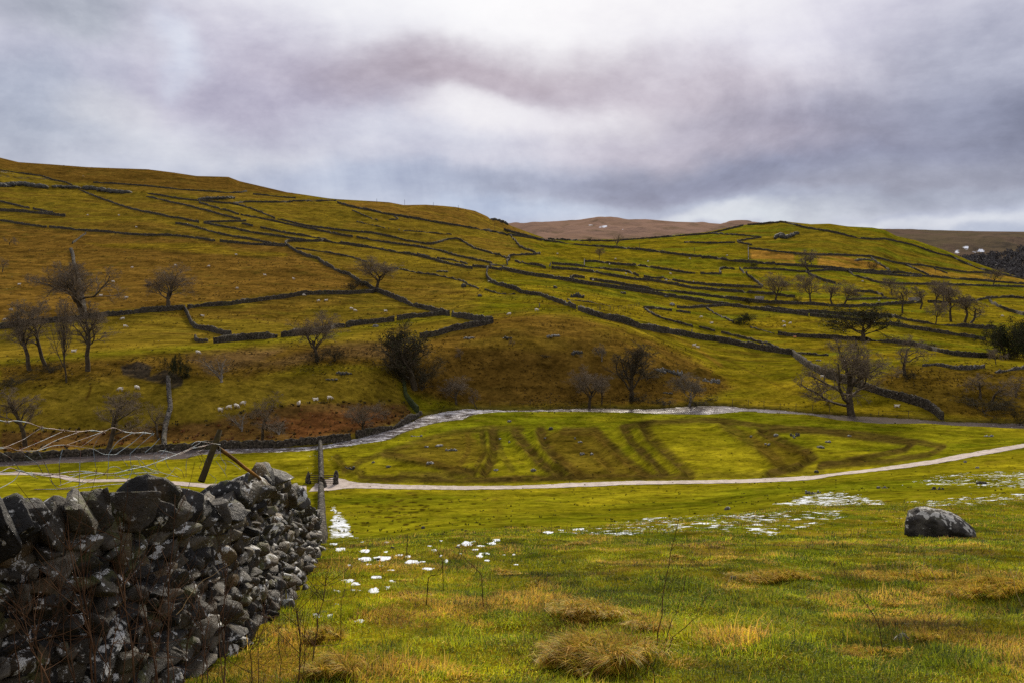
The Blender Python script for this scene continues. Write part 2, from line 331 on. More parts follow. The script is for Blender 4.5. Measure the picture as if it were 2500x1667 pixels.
def z_at(x, y):
    x = np.asarray(x, float); y = np.maximum(np.asarray(y, float), 1.001)
    fj = np.interp(x/y, S, np.arange(NC)); fi = np.interp(np.log(y), LY, np.arange(NR))
    j = np.minimum(fj.astype(int), NC-2); i = np.minimum(fi.astype(int), NR-2); a = fj-j; b = fi-i
    return (T[i, j]*(1-a)*(1-b)+T[i, j+1]*a*(1-b)+T[i+1, j]*(1-a)*b+T[i+1, j+1]*a*b)*y
def hit(u, v, ymin=3.0):
    """where the line of sight through photo pixel u,v meets the ground"""
    s, t = st_arr(u, v); fj = np.interp(s, S, np.arange(NC)); j = min(int(fj), NC-2); a = fj-j
    c = T[:, j]*(1-a)+T[:, j+1]*a; i0 = np.searchsorted(LY, math.log(ymin))
    w_ = np.nonzero(c[i0:] >= t)[0]
    if len(w_) == 0: i = i0+int(np.argmax(c[i0:])); y = math.exp(LY[i])
    else:
        i = i0+int(w_[0])
        if i == 0 or c[i-1] >= t: y = math.exp(LY[i])
        else: y = math.exp(LY[i-1]+(LY[i]-LY[i-1])*(t-c[i-1])/(c[i]-c[i-1]+1e-12))
    x = s*y; return np.array([x, y, float(z_at(x, y))])
# ------------------------------------------------------------------ ground colours: what grows where (albedo only)
def C3(*a): return np.array(a, float)
GREEN = C3(.092, .088, .004); YGREEN = C3(.172, .132, .007); OLIVE = C3(.135, .094, .011); BROWN = C3(.135, .078, .014)
DBROWN = C3(.075, .042, .008); RUST = C3(.080, .042, .014); ORANGE = C3(.270, .140, .026); BARE = C3(.035, .030, .026)
farw = sstep(YY, 150, 240)
n1 = fbm(XX/34, YY/20, 51, 4); n2 = fbm(XX/9, YY/5, 52, 4); n3 = fbm(XX/2.2, YY/1.6, 53, 3)
A = np.empty(YY.shape+(3,)); mixv = np.clip(.5+.9*n1+.55*n2, 0, 1)[..., None]
A[:] = GREEN*(1-mixv)+YGREEN*mixv
def lay(mask, colr, k=1.0):
    global A
    f = (np.clip(mask, 0, 1)*k)[..., None]; A = A*(1-f)+colr*f
U_, V_ = UU, VV
# left hillside rougher, olive; upper moor brown
lay(area('P -600,300 0,380 600,440 830,480 1110,500 1250,550 1330,590 1210,640 1180,700 1150,790 960,860 500,900 -600,960', U_, V_, 30, (160, 1300)), OLIVE, .72)
lay(area('P -600,560 A 0,645 380,690 760,728 1250,760 1750,800 B 150,665 330,760 470,820 680,905 860,1015 650,1025 P 650,718 560,735 450,742 0,788 -600,800', U_, V_, 7, (160, 800)), BROWN*.95, .95)
lay(area('P -600,200 0,300 700,430 720,476 A 2060,400 1500,378 760,318 560,320 360,270 0,212 P -600,380', U_, V_, 6, (200, 1400)), BROWN*.72, .95)
lay(area('A 800,330 1500,390 1960,410 2300,450 1800,445 1200,390 900,360', U_, V_, 6, (200, 1400)), BROWN*1.1, .6)
lay(area('B 600,320 900,300 1400,320 1900,420 2000,500 2150,575 1800,540 1400,475 1000,405 700,345', U_, V_, 6, (300, 1400)), BROWN*1.12, .9)
lay(area('B 1550,600 1900,590 2200,720 1990,760 1750,700', U_, V_, 10, (200, 900)), BROWN*1.1, .55)
lay(area('A 700,450 1300,470 1900,600 1600,620 1000,500', U_, V_, 14, (200, 900)), BROWN, .5)
lay(area('A 1300,640 1700,760 1250,735 700,700 300,650 900,640', U_, V_, 8, (200, 900)), BROWN, .5)
lay(area('B 480,780 800,800 900,870 1400,950 1700,1080 1300,1140 950,1040 800,960', U_, V_, 14, (150, 900)), BROWN, .45)
lay(area('A 1900,1400 2335,1380 B 800,1100 300,1060 0,1110', U_, V_, 12, (150, 900)), BROWN, .5)
lay(area('A 1650,810 1900,850 2335,900 2335,930 1700,900 900,850 700,820', U_, V_, 4, (150, 900)), YGREEN, .6)
# green bench track
lay(stroke('E 0,460 300,430 800,380 1600,330 2335,260 F 600,250 900,190 1400,110 1700,70', U_, V_, 15, (150, 400)), GREEN*1.15, .8)
lay(stroke('C 0,880 200,878 450,860 700,835 B 1600,1225 1900,1215', U_, V_, 7, (150, 500)), GREEN, .7)
# knoll, left bank, right bank
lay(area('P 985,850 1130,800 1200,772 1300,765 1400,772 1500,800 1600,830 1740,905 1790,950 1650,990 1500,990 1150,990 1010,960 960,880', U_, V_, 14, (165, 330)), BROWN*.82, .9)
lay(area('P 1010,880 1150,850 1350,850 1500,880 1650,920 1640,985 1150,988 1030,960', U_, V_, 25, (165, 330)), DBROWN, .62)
lay(stroke('G 750,90 1000,150 1300,230 1500,330 1700,470', U_, V_, 8, (150, 400)), ORANGE*.62, .55)
lay(area('E 0,470 800,425 1250,400 1700,370 2335,330 F 1200,285 1230,480 500,470 0,600 E 1200,600 0,640', U_, V_, 12, (150, 330)), BROWN*.66, .85)
lay(area('E 1500,380 2335,320 F 0,540 100,480 430,470 700,410 1200,420 1210,290 760,290 E 1700,560', U_, V_, 10, (150, 330)), RUST*.9+.02, .45)
lay(area('H 1350,450 1900,490 2335,500 P 2800,900 2800,1040 H 2335,930 1700,880 1350,740 1100,610', U_, V_, 12, (150, 330)), BROWN*.55, .8)
lay(area('P -500,900 E 0,600 800,560 2000,560 F 0,560 1200,480 1260,640 1330,860 1290,930 1100,985 500,1075 0,1095 E 0,1200 P -500,1110', U_, V_, 14, (120, 260)), OLIVE*.85, .8)
lay(area('F 380,790 700,775 1300,785 1340,860 1290,930 1100,985 850,1040 500,1075 0,1095 E 1900,1090 1300,1100 0,1180 0,1010 900,1000 1300,960 1700,930 2000,860', U_, V_, 7, (120, 260)), RUST, .85)
lay(area('F 100,940 500,860 1000,840 1250,880 900,1000 450,1060', U_, V_, 12, (120, 260)), C3(.105, .040, .014), .7)
lay(area('E 980,480 1130,440 1240,480 1220,560 1350,500 1500,580 1480,640 1400,660 1380,570 1340,630 1220,600 1000,550', U_, V_, 3, (140, 260)), BARE*.75, .9)
lay(stroke('E 740,640 730,690 700,750', U_, V_, 5, (140, 260)), DBROWN*.5, .9)
lay(stroke('E 280,650 350,625 440,612', U_, V_, 3, (140, 260)), DBROWN*.4, .8)
# right-hand fields
for q, k in (('D 100,362 460,398 470,480 105,450', .85), ('D 640,410 1000,420 1110,470 1230,525 850,518 660,490', .8), ('D 1420,495 1800,545 2300,590 P 2600,690 D 2335,640 1950,605 1560,575', .7), ('D 1050,580 1200,580 1250,605 1100,610', .6)):
    lay(area(q, U_, V_, 3, (250, 900)), ORANGE, k)
lay(area('C 0,560 400,640 800,720 1500,850 2335,960 D 1200,1080 2335,1100 P 2800,830 2800,650 D 1300,560 600,520 C 2000,500 1000,350 300,330', U_, V_, 30, (200, 900)), YGREEN*1.12, .34)
lay(area('B 0,440 700,560 1500,760 1900,880 1400,800 700,700 200,660', U_, V_, 12, (200, 900)), YGREEN*1.1, .3)
lay(area('D 0,170 350,140 800,180 1300,290 1900,500 2100,560 1300,470 600,400 0,340', U_, V_, 8, (300, 900)), OLIVE, .45)
lay(stroke('D 1050,440 980,455 880,455', U_, V_, 4, (300, 900)), DBROWN, .6)
lay(stroke('C 1400,1040 1600,1120 1750,1180 1900,1250 H 250,600 450,680 600,720', U_, V_, 3, (150, 400)), DBROWN*.8, .55)
for q in ('A 0,345 100,335 200,340 360,358 420,350', 'A 680,360 800,378 1000,402 1100,412', 'A 1650,455 1900,445', 'A 0,265 200,285 400,290 520,315', 'D 330,270 350,250', 'D 380,265 490,228', 'B 1830,455 1960,490', 'B 230,300 570,298', 'D 960,455 1080,450', 'G 1190,500 1330,540', 'G 1400,560 1700,600', 'G 490,340 570,400', 'G 290,232 390,235'):
    lay(stroke(q, U_, V_, 4.5, (160, 900), ar=1.3)*sstep(n3+.5*n2, -.35, .15), BARE*1.2, .85)
rl = sstep(fbm(XX/14, YY/2.5, 61, 3), .18, .45)
lay(rl*farw, DBROWN, .5)
lay(sstep(fbm(XX/7, YY/3.5, 65, 4), .22, .5)*farw, C3(.06, .055, .008), .45)
lay(sstep(fbm(XX/26, YY/9, 66, 3), .15, .45)*farw*sstep(UU, 700, 1300), YGREEN*1.15, .4)
lay(sstep(fbm(XX/30, YY/10, 67, 3), .1, .4)*farw*(1-sstep(UU, 600, 1200)), BROWN*.8, .45)
lay(sstep(fbm(XX/40, YY/12, 68, 3), .0, .4)*farw*sstep(UU, 1000, 1500)*(YY > 225), C3(.085, .115, .006), .5)
# valley floor rings (old earthworks, dark with molehills)
FLO = (98, 169)
for q, w_, k in RINGS:
    lay(np.clip(1.9*stroke(q, U_+3*n2, V_+2*n3, w_*1.15+4, FLO, ar=1.0 if w_ < 11 else 1.15)-.35, 0, 1)*np.clip(.95+.5*n3, 0, 1), C3(.052, .033, .009), min(1, k*1.15))
lay(area('K 790,165 960,162 1010,215 1130,308 900,312 830,250', U_, V_, 12, FLO), DBROWN, .75)
lay(area('K 290,240 430,188 560,165 600,250 500,302 400,272', U_, V_, 14, FLO), DBROWN, .7)
lay(area('H 60,1000 200,1060 480,1140 590,1200 500,1265 280,1300 180,1180', U_, V_, 8, FLO), DBROWN, .6)
lay(area('G 1150,990 1500,980 1750,1100 2000,1300 1500,1345 1350,1230 1180,1100', U_, V_, 20, FLO), YGREEN*1.15, .7)
lay(area('H 0,1060 150,1200 220,1310 0,1320', U_, V_, 14, FLO), YGREEN*1.15, .6)
lay(rtop*(YY > 95), C3(.05, .042, .012), .75)
for _ in range(240):      # molehills and rushes on the flat
    u_ = RNG.uniform(700, 2480); v_ = RNG.uniform(1030, 1235); lay(stroke(np.array([(u_-RNG.uniform(2, 7), v_), (u_+RNG.uniform(2, 8), v_+RNG.uniform(-1, 1))]), U_, V_, 2.2, (55, 165)), DBROWN*.8, RNG.uniform(.25, .7))
for _ in range(90):
    u_ = RNG.normal(980, 75); v_ = RNG.normal(1245, 22); lay(stroke(np.array([(u_-4, v_), (u_+5, v_)]), U_, V_, 2.6, (45, 105)), DBROWN*.35, .85)
lay(stroke('P 1215,1200 1215,1290', U_, V_, 26, (50, 100))*np.clip(.6+n3, 0, 1), DBROWN, .35)
# near ground: straw, moss
nearm = 1-sstep(YY, 28, 60)
lay(nearm*sstep(fbm(XX/1.1, YY/1.1, 81, 4), .0, .45), C3(.20, .12, .02), .5)
lay(nearm*sstep(fbm(XX/1.7, YY/1.7, 82, 4), .05, .4), C3(.055, .085, .006), .6)
lay(nearm*sstep(fbm(XX/.5, YY/.5, 83, 3), .2, .5), C3(.04, .03, .008), .55)
lay(area('P 1350,1480 1440,1440 1600,1470 1650,1560 1500,1667 1250,1667 1280,1560', U_, V_, 25, (2, 12)), C3(.06, .036, .012), .7)
yrv = np.interp(S, RBW[:, 0]/RBW[:, 1], RBW[:, 1])[None]; flr = sstep(YY, 3, 20)*(1-sstep(YY-yrv, -1, 3)); A *= (1-flr[..., None]*(1-C3(.90, 1.04, .8)))*(1+.16*n3+.10*n2)[..., None]*(1.16+.14*flr*sstep(YY, 40, 90))[..., None]*C3(1.04, .98, .9)
# snow cover 0..1 (broken up finer in the material)
SN = np.zeros(YY.shape)
def snow(q, k, blur=6, yl=(40, 110)):
    global SN
    SN = np.maximum(SN, area(q, U_, V_, blur, yl)*k)
snow('P 802,1228 825,1228 856,1270 878,1318 800,1320', .78, 14, (38, 90))
snow('P 1890,1225 1960,1205 2050,1195 2110,1205 2190,1225 2160,1242 2000,1240 1850,1238', .70, 12, (44, 90))
snow('P 2150,1190 2300,1150 2520,1140 2700,1140 2700,1190 2500,1200 2350,1195', .62, 14, (40, 110))
snow('P 2150,1225 2350,1205 2700,1190 2700,1240 2500,1235 2250,1240', .62, 10, (40, 110))
snow('P 1300,1302 1500,1270 1600,1255 1900,1245 2050,1240 2100,1260 1900,1310 1700,1300 1500,1310', .63, 8, (18, 60))
snow('P 1800,1270 2000,1245 2200,1250 2250,1290 1950,1320', .46, 12, (18, 60))
snow('P 2100,1270 2210,1258 2230,1275 2120,1285', .55, 6, (18, 60))
snow('F 480,1180 590,1180 590,1230 480,1220 F 480,1280 590,1260 590,1380 500,1370', .55, 5, (80, 130))
snow('F 650,1170 720,1170 710,1260 660,1270', .5, 5, (80, 130))
snow('G 1790,1340 1900,1340 1860,1395 1780,1390', .47, 5, (90, 130))
for q in ('A 0,232 60,240','A 0,228 40,232 120,250','C 1440,250 1600,246 1755,237','A 670,266 690,268','E 1290,820 1330,810 1450,830','E 1280,960 1200,1000','E 1350,1040 1420,1020','E 1370,780 1390,840'):
    SN = np.maximum(SN, .62*stroke(q, U_, V_, 5, (120, 900)))
# individual melting patches in the near grass: (u, v, half width, half height)
PATCH = [(815,1327,12,3),(830,1340,14,5),(885,1322,6,2),(945,1324,9,3),(890,1344,14,5),(893,1363,18,6),(935,1362,22,7),(942,1347,8,3),(975,1355,12,3),(1008,1370,20,6),(995,1358,9,4),(1045,1387,16,4),(853,1380,9,3),(900,1377,11,3),
 (928,1380,9,2),(955,1390,9,2),(848,1417,18,5),(867,1425,12,5),(920,1408,18,4),(955,1417,12,4),(870,1440,16,3),(912,1441,16,8),(945,1433,13,6),(820,1443,12,5),(820,1475,8,3),(768,1502,19,6),(806,1503,7,6),(877,1515,13,5),
 (1060,1342,9,3),(1090,1368,6,6),(1075,1356,6,3),(1140,1327,15,6),(1155,1322,8,3),(1175,1332,12,3),(1200,1326,14,4),(1213,1317,12,3),(1160,1341,11,3),(1183,1350,14,4),(1172,1357,9,3),(1125,1350,6,2),(1230,1353,5,2),(1190,1367,7,3),
 (1078,1320,6,2),(1091,1317,5,2),(1030,1370,10,2),(1260,1377,8,2),(1120,1330,6,2),(1050,1332,7,2),(1225,1382,6,2),(1150,1392,5,2),(1340,1299,14,3),(1370,1292,10,3),(1255,1353,5,2),(1410,1290,16,3),(2255,1190,4,1)]
for pu, pv, hw, hh in PATCH:
    m = (np.abs(UU-pu) < hw*2.2) & (np.abs(VV-pv) < hh*3) & (YY < 40)
    if m.any():
        aa, bb = UU[m]-pu, VV[m]-pv; r_ = np.sqrt((aa/hw)**2+(bb/hh)**2)+.5*fbm(UU[m]/9+pu, VV[m]/4, 85, 3)
        SN[m] = np.maximum(SN[m], 1-sstep(r_, .7, 1.25))
# ------------------------------------------------------------------ materials
def new_mat(name):
    m = bpy.data.materials.new(name); m.use_nodes = True; nt = NT(m.node_tree); nt.n.clear()
    b = nt.new('ShaderNodeBsdfPrincipled'); o = nt.new('ShaderNodeOutputMaterial'); nt.l.new(b.outputs[0], o.inputs[0])
    return m, nt, b
def bump(nt, b, h, dist, strength=1.0):
    n = nt.new('ShaderNodeBump', i_Height=h); n.inputs['Distance'].default_value = dist; n.inputs['Strength'].default_value = strength
    nt.l.new(n.outputs[0], b.inputs['Normal'])
def ground_mat():
    m, nt, b = new_mat('grassland')
    co = nt.new('ShaderNodeNewGeometry').outputs['Position']; colr = nt.new('ShaderNodeAttribute', attribute_name='Col').outputs['Color']
    sn = nt.new('ShaderNodeAttribute', attribute_name='snow').outputs['Fac']
    a = nt.noise(co, 1.1, 6, .68); c = nt.noise(co, 5.5, 4, .6); e = nt.noise(co, .16, 5, .6)
    k = nt.math('MULTIPLY', nt.ramp(a, .3, .7, .60, 1.42, False), nt.math('MULTIPLY', nt.ramp(c, .3, .7, .82, 1.18, False), nt.ramp(e, .35, .65, .88, 1.12, False)))

    st1 = nt.noise(nt.vmath('MULTIPLY', co, (.5, 1, 1)), .34, 6, .72); st2 = nt.noise(nt.vmath('MULTIPLY', co, (.35, 1, 1)), .07, 5, .65)
    k = nt.math('MULTIPLY', k, nt.math('MULTIPLY', nt.ramp(st1, .3, .7, .40, 1.60, False), nt.ramp(st2, .35, .65, .78, 1.22, False)))
    tf = nt.ramp(nt.noise(nt.vmath('MULTIPLY', co, (.8, 1, 1)), .8, 4, .7), .57, .66, 1, .55); k = nt.math('MULTIPLY', k, tf)
    vm = nt.new('ShaderNodeVectorMath', operation='SCALE'); nt.l.new(colr, vm.inputs[0]); nt.l.new(k, vm.inputs['Scale']); g = vm.outputs[0]
    dead = nt.ramp(nt.noise(co, .55, 6, .7), .52, .70, 0, .34); g = nt.mix(dead, g, (.17, .10, .018))
    fs = nt.noise(nt.vmath('MULTIPLY', co, (.6, .8, 1)), 2.2, 4, .72); fs2 = nt.noise(co, .45, 3, .6)
    thr = nt.math('ADD', nt.math('ADD', nt.math('MULTIPLY', fs, 1.3), nt.math('MULTIPLY', fs2, .5)), -.62)
    sf = nt.ramp(nt.math('SUBTRACT', nt.math('ADD', sn, -.02), nt.math('SUBTRACT', 1.0, thr)), -.02, .03)
    sf = nt.math('MAXIMUM', sf, nt.ramp(sn, .80, .9)); sf = nt.math('MULTIPLY', sf, nt.ramp(sn, .12, .3))
    nt.l.new(nt.mix(sf, g, (.74, .78, .84)), b.inputs['Base Color']); b.inputs['Roughness'].default_value = .9
    b.inputs['Specular IOR Level'].default_value = 0.0
    h = nt.math('ADD', nt.math('MULTIPLY', a, .8), nt.math('MULTIPLY', c, .25)); bump(nt, b, h, .22, .9)
    return m
M_GROUND = ground_mat()
idx = np.arange(NR*NC).reshape(NR, NC)
Q = np.stack([idx[:-1, :-1], idx[:-1, 1:], idx[1:, 1:], idx[1:, :-1]], -1).reshape(-1, 4)
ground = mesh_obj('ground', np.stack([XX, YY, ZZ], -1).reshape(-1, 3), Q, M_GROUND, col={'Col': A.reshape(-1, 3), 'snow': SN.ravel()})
tag(ground, kind='structure')
# ground continuing behind the photographer and out to the sides
bx, by = np.meshgrid(np.linspace(-60, 60, 50), np.linspace(-60, 1.0, 30)); bz = -1.6-.27*by-.004*bx*bx/4+.1*fbm(bx/3, by/3, 3, 3)-.02
ii = np.arange(50*30).reshape(30, 50)
gb = mesh_obj('ground', np.stack([bx, by, bz], -1).reshape(-1, 3), np.stack([ii[:-1, :-1], ii[:-1, 1:], ii[1:, 1:], ii[1:, :-1]], -1).reshape(-1, 4), M_GROUND,
     col={'Col': np.tile(OLIVE, (1500, 1)), 'snow': np.zeros(1500)}); tag(gb, kind='structure')
# ------------------------------------------------------------------ river
def water_mat():
    m, nt, b = new_mat('river_water')
    co = nt.new('ShaderNodeNewGeometry').outputs['Position']
    flow = nt.vmath('MULTIPLY', co, (.35, 1.0, 1)); fo = nt.noise(flow, 1.5, 7, .75, .8); br = nt.noise(co, .05, 3, .6)
    att = nt.new('ShaderNodeAttribute', attribute_name='foam').outputs['Fac']
    f = nt.ramp(nt.math('ADD', nt.math('ADD', fo, nt.math('MULTIPLY', br, .25)), nt.math('MULTIPLY', att, .16)), .745, .845)
    nt.l.new(nt.mix(f, (.105, .084, .074), (.66, .63, .64)), b.inputs['Base Color'])
    nt.l.new(nt.ramp(f, 0, 1, .17, .8), b.inputs['Roughness']); b.inputs['IOR'].default_value = 1.33; b.inputs['Specular IOR Level'].default_value = .12
    bump(nt, b, nt.math('ADD', nt.noise(flow, 2.2, 5, .65), nt.math('MULTIPLY', f, .3)), .05, .3); return m
nS, nW = 420, 14; TT, BB = resample(RTW, nS), resample(RBW, nS)
k = np.linspace(-.25, 1.25, nW)[None, :, None]; P = TT[:, None]*(1-k)+BB[:, None]*k
zz = WZ+.05*fbm(P[..., 0]/1.2, P[..., 1]/.8, 45, 3); up = np.linspace(0, 1, nS)
foam = np.interp(up, [0, .2, .3, .36, .42, .47, .52, .6, .7, 1], [0, .5, .9, .7, .9, .7, .4, .2, 0, 0])[:, None]*np.ones((1, nW))
ii = np.arange(nS*nW).reshape(nS, nW)
river = mesh_obj('river', np.concatenate([P, zz[..., None]], -1).reshape(-1, 3), np.stack([ii[:-1, :-1], ii[1:, :-1], ii[1:, 1:], ii[:-1, 1:]], -1).reshape(-1, 4), water_mat(), col={'foam': foam.ravel()})
tag(river, kind='structure')
# ------------------------------------------------------------------ path
PATHC = 1
def path_mat():
    m, nt, b = new_mat('pale_gravel'); co = nt.new('ShaderNodeNewGeometry').outputs['Position']
    c = nt.mix(nt.ramp(nt.noise(co, 1.2, 6, .7), .38, .62), (.29, .225, .185), (.46, .38, .335)); c = nt.mix(nt.ramp(nt.noise(nt.vmath('MULTIPLY', co, (.3, 1, 1)), .7, 4, .6), .56, .7, 0, .5), c, (.25, .19, .14))
    nt.l.new(c, b.inputs['Base Color']); b.inputs['Roughness'].default_value = .85; bump(nt, b, nt.noise(co, 9, 4, .7), .05); return m
M_PATH = path_mat()
def path_strip(top, bot, n=500, nw=9):
    t_ = resample(trace(top), n); b_ = resample(trace(bot), n)
    tw = np.array([hit(u, v, 70)[:2] for u, v in t_]); bw = np.array([hit(u, v, 70)[:2] for u, v in b_])
    k1 = np.hanning(9); k1 /= k1.sum()
    def sm(a): return np.stack([np.convolve(np.pad(a[:, i], 4, 'edge'), k1, 'valid') for i in range(2)], 1)
    tw, bw = sm(tw), sm(bw); kk = np.linspace(0, 1, nw)[None, :, None]; j = .09*fbm(np.arange(n)/6., np.zeros(n), 47, 3)[:, None]
    kk = kk*np.ones((n, 1, 1)); kk[:, 0, 0] += j[:, 0]; kk[:, -1, 0] -= .09*fbm(np.arange(n)/5., np.ones(n)*9, 48, 3)
    P = tw[:, None]*(1-kk)+bw[:, None]*kk; z = z_at(P[..., 0], P[..., 1])+.035; ii = np.arange(n*nw).reshape(n, nw)
    o = mesh_obj('path', np.concatenate([P, z[..., None]], -1).reshape(-1, 3), np.stack([ii[:-1, :-1], ii[1:, :-1], ii[1:, 1:], ii[:-1, 1:]], -1).reshape(-1, 4), M_PATH)
    return tag(o, kind='structure')
path_strip('F 560,1440 640,1405 690,1391 720,1391 800,1400 900,1425 1100,1435 1300,1445 1800,1455 2160,1452 G 0,1455 300,1440 600,1425 900,1415 1200,1412 1700,1405 2000,1395 H 300,1388 600,1372 750,1355 1000,1325 1300,1285 1600,1240 1800,1200 2000,1165 2335,1110 P 2700,1055',
           'F 500,1502 620,1497 700,1487 750,1480 900,1470 1200,1478 1800,1485 2160,1478 G 0,1480 300,1470 600,1458 900,1445 1200,1438 1700,1432 2000,1425 H 300,1420 600,1405 800,1368 1000,1348 1300,1315 1600,1275 1800,1240 2000,1200 2335,1140 P 2700,1066')
path_strip('P -200,1150 E 0,1345 200,1340 400,1350 520,1365 650,1400 800,1400 1085,1395 1700,1436 F 100,1440 500,1450', 'P -200,1156 E 0,1362 300,1365 450,1385 560,1410 700,1425 900,1420 1085,1415 1700,1470 F 100,1490 500,1502', 300)
# ------------------------------------------------------------------ far moors: slight haze fade put into their material colours
def moor_mat(name, c1, c2, c3, snowy=0):
    m, nt, b = new_mat(name); co = nt.new('ShaderNodeNewGeometry').outputs['Position']
    a = nt.noise(co, .006, 6, .62, .5); c = nt.noise(nt.vmath('MULTIPLY', co, (1, .5, 3)), .02, 5, .65)
    g = nt.mix(nt.ramp(a, .38, .6), c1, c2); g = nt.mix(nt.ramp(c, .5, .68, 0, .75), g, c3)
    sna = nt.new('ShaderNodeAttribute', attribute_name='snow').outputs['Fac']; g = nt.mix(nt.math('MULTIPLY', nt.ramp(sna, .2, .6), nt.ramp(nt.noise(nt.vmath('MULTIPLY', co, (1, .35, 3)), .035, 5, .7), .44, .52)), g, (.8, .83, .9))
    nt.l.new(g, b.inputs['Base Color']); b.inputs['Roughness'].default_value = .95; b.inputs['Specular IOR Level'].default_value = 0.0; bump(nt, b, c, 12, .8); return m
def moor(crest, vbase, y0, y1, mat, seed, amp=10, snows=()):
    cr = trace(crest); us = np.arange(cr[0, 0], cr[-1, 0], 5.0); vt = np.interp(us, cr[:, 0], cr[:, 1]); nr = 60
    k = np.linspace(0, 1, nr); V, s0 = [], None
    for i in range(nr+8):
        if i < nr:
            y = y0*(y1/y0)**k[i]; s, t0 = st_arr(us, vbase); _, t1 = st_arr(us, vt); e = .5*(1-math.cos(math.pi*k[i]**.8)); t = t0*(1-e)+t1*e
        else: y = y1*(1+.05*(i-nr+1)); t = t1-.004*(i-nr+1)
        x = s*y; z = t*y+amp*math.sin(math.pi*min(k[i] if i < nr else 1, 1))*(fbm(x/190+0*us, us*0+y/190, seed, 4)+.7*np.abs(fbm(x/70, us*0+y/160, seed+5, 3)))*1.5
        V.append(np.stack([x, us*0+y, z], 1))
    V = np.array(V); r, c = V.shape[:2]; mu, mv = st_px(V[..., 0]/V[..., 1], V[..., 2]/V[..., 1]); sn_ = np.zeros(mu.shape)
    for q, ww in snows: sn_ = np.maximum(sn_, np.exp(-(segdist(mu, mv*2, trace(q)*np.array([1, 2]))/ww)**2))
    ii = np.arange(r*c).reshape(r, c)
    o = mesh_obj('hills', V.reshape(-1, 3), np.stack([ii[:-1, :-1], ii[:-1, 1:], ii[1:, 1:], ii[1:, :-1]], -1).reshape(-1, 4), mat, col={'snow': sn_.ravel()}); return tag(o, kind='structure')
moor('P 1000,560 C 0,200 165,176 400,155 600,140 740,128 800,118 860,108 900,108 1000,114 1100,123 1250,119 1400,132 1500,140 1700,146 1970,165 P 1900,553 2100,560', 592, 1400, 2400, moor_mat('heather_moor', (.215, .135, .092), (.245, .155, .112), (.12, .088, .05), .0), 5, 12, (('C 880,185 930,175', 3), ('C 800,165 825,163', 2), ('C 1060,205 1100,207', 2)))
moor('P 2050,566 D 1200,200 1400,207 1700,215 2335,222 P 3000,575', 720, 1100, 2300, moor_mat('dark_moor', (.125, .086, .060), (.105, .080, .048), (.07, .056, .042), .09), 15, 14, (('D 1780,390 1870,355', 4), ('D 1930,380 2060,376', 4)))
# ================================================================== DRY STONE WALLS
def stone_mat(name, base, dark, pale, lich=.62, sc=3.2, mossy=.3, bd=.12):
    m, nt, b = new_mat(name); co = nt.new('ShaderNodeNewGeometry').outputs['Position']
    vo = nt.new('ShaderNodeTexVoronoi', i_Scale=sc); nt.l.new(nt.vmath('ADD', co, nt.vmath('SCALE', nt.noise(co, 2, 3, out=1), .25)), vo.inputs['Vector'])
    sp = nt.new('ShaderNodeSeparateColor'); nt.l.new(vo.outputs['Color'], sp.inputs[0])
    c = nt.mix(sp.outputs[0], dark, base); c = nt.mix(nt.ramp(vo.outputs['Distance'], .45, .8, 0, .8), c, tuple(x*.3 for x in dark))
    c = nt.mix(nt.ramp(nt.noise(co, 2.6, 6, .75), lich, lich+.08), c, pale)
    c = nt.mix(nt.ramp(nt.noise(co, .35, 4, .6), .5, .7, 0, mossy), c, (.06, .065, .015))
    nt.l.new(c, b.inputs['Base Color']); b.inputs['Roughness'].default_value = .9; b.inputs['Specular IOR Level'].default_value = .15
    bump(nt, b, nt.math('SUBTRACT', 1.0, vo.outputs['Distance']), bd); return m
M_WALL = stone_mat('dry_stone', (.090, .072, .050), (.032, .026, .018), (.34, .31, .26), .59)
M_WALLN = stone_mat('near_dry_stone', (.14, .12, .095), (.035, .03, .026), (.55, .53, .5), .60, 4.2, .25)
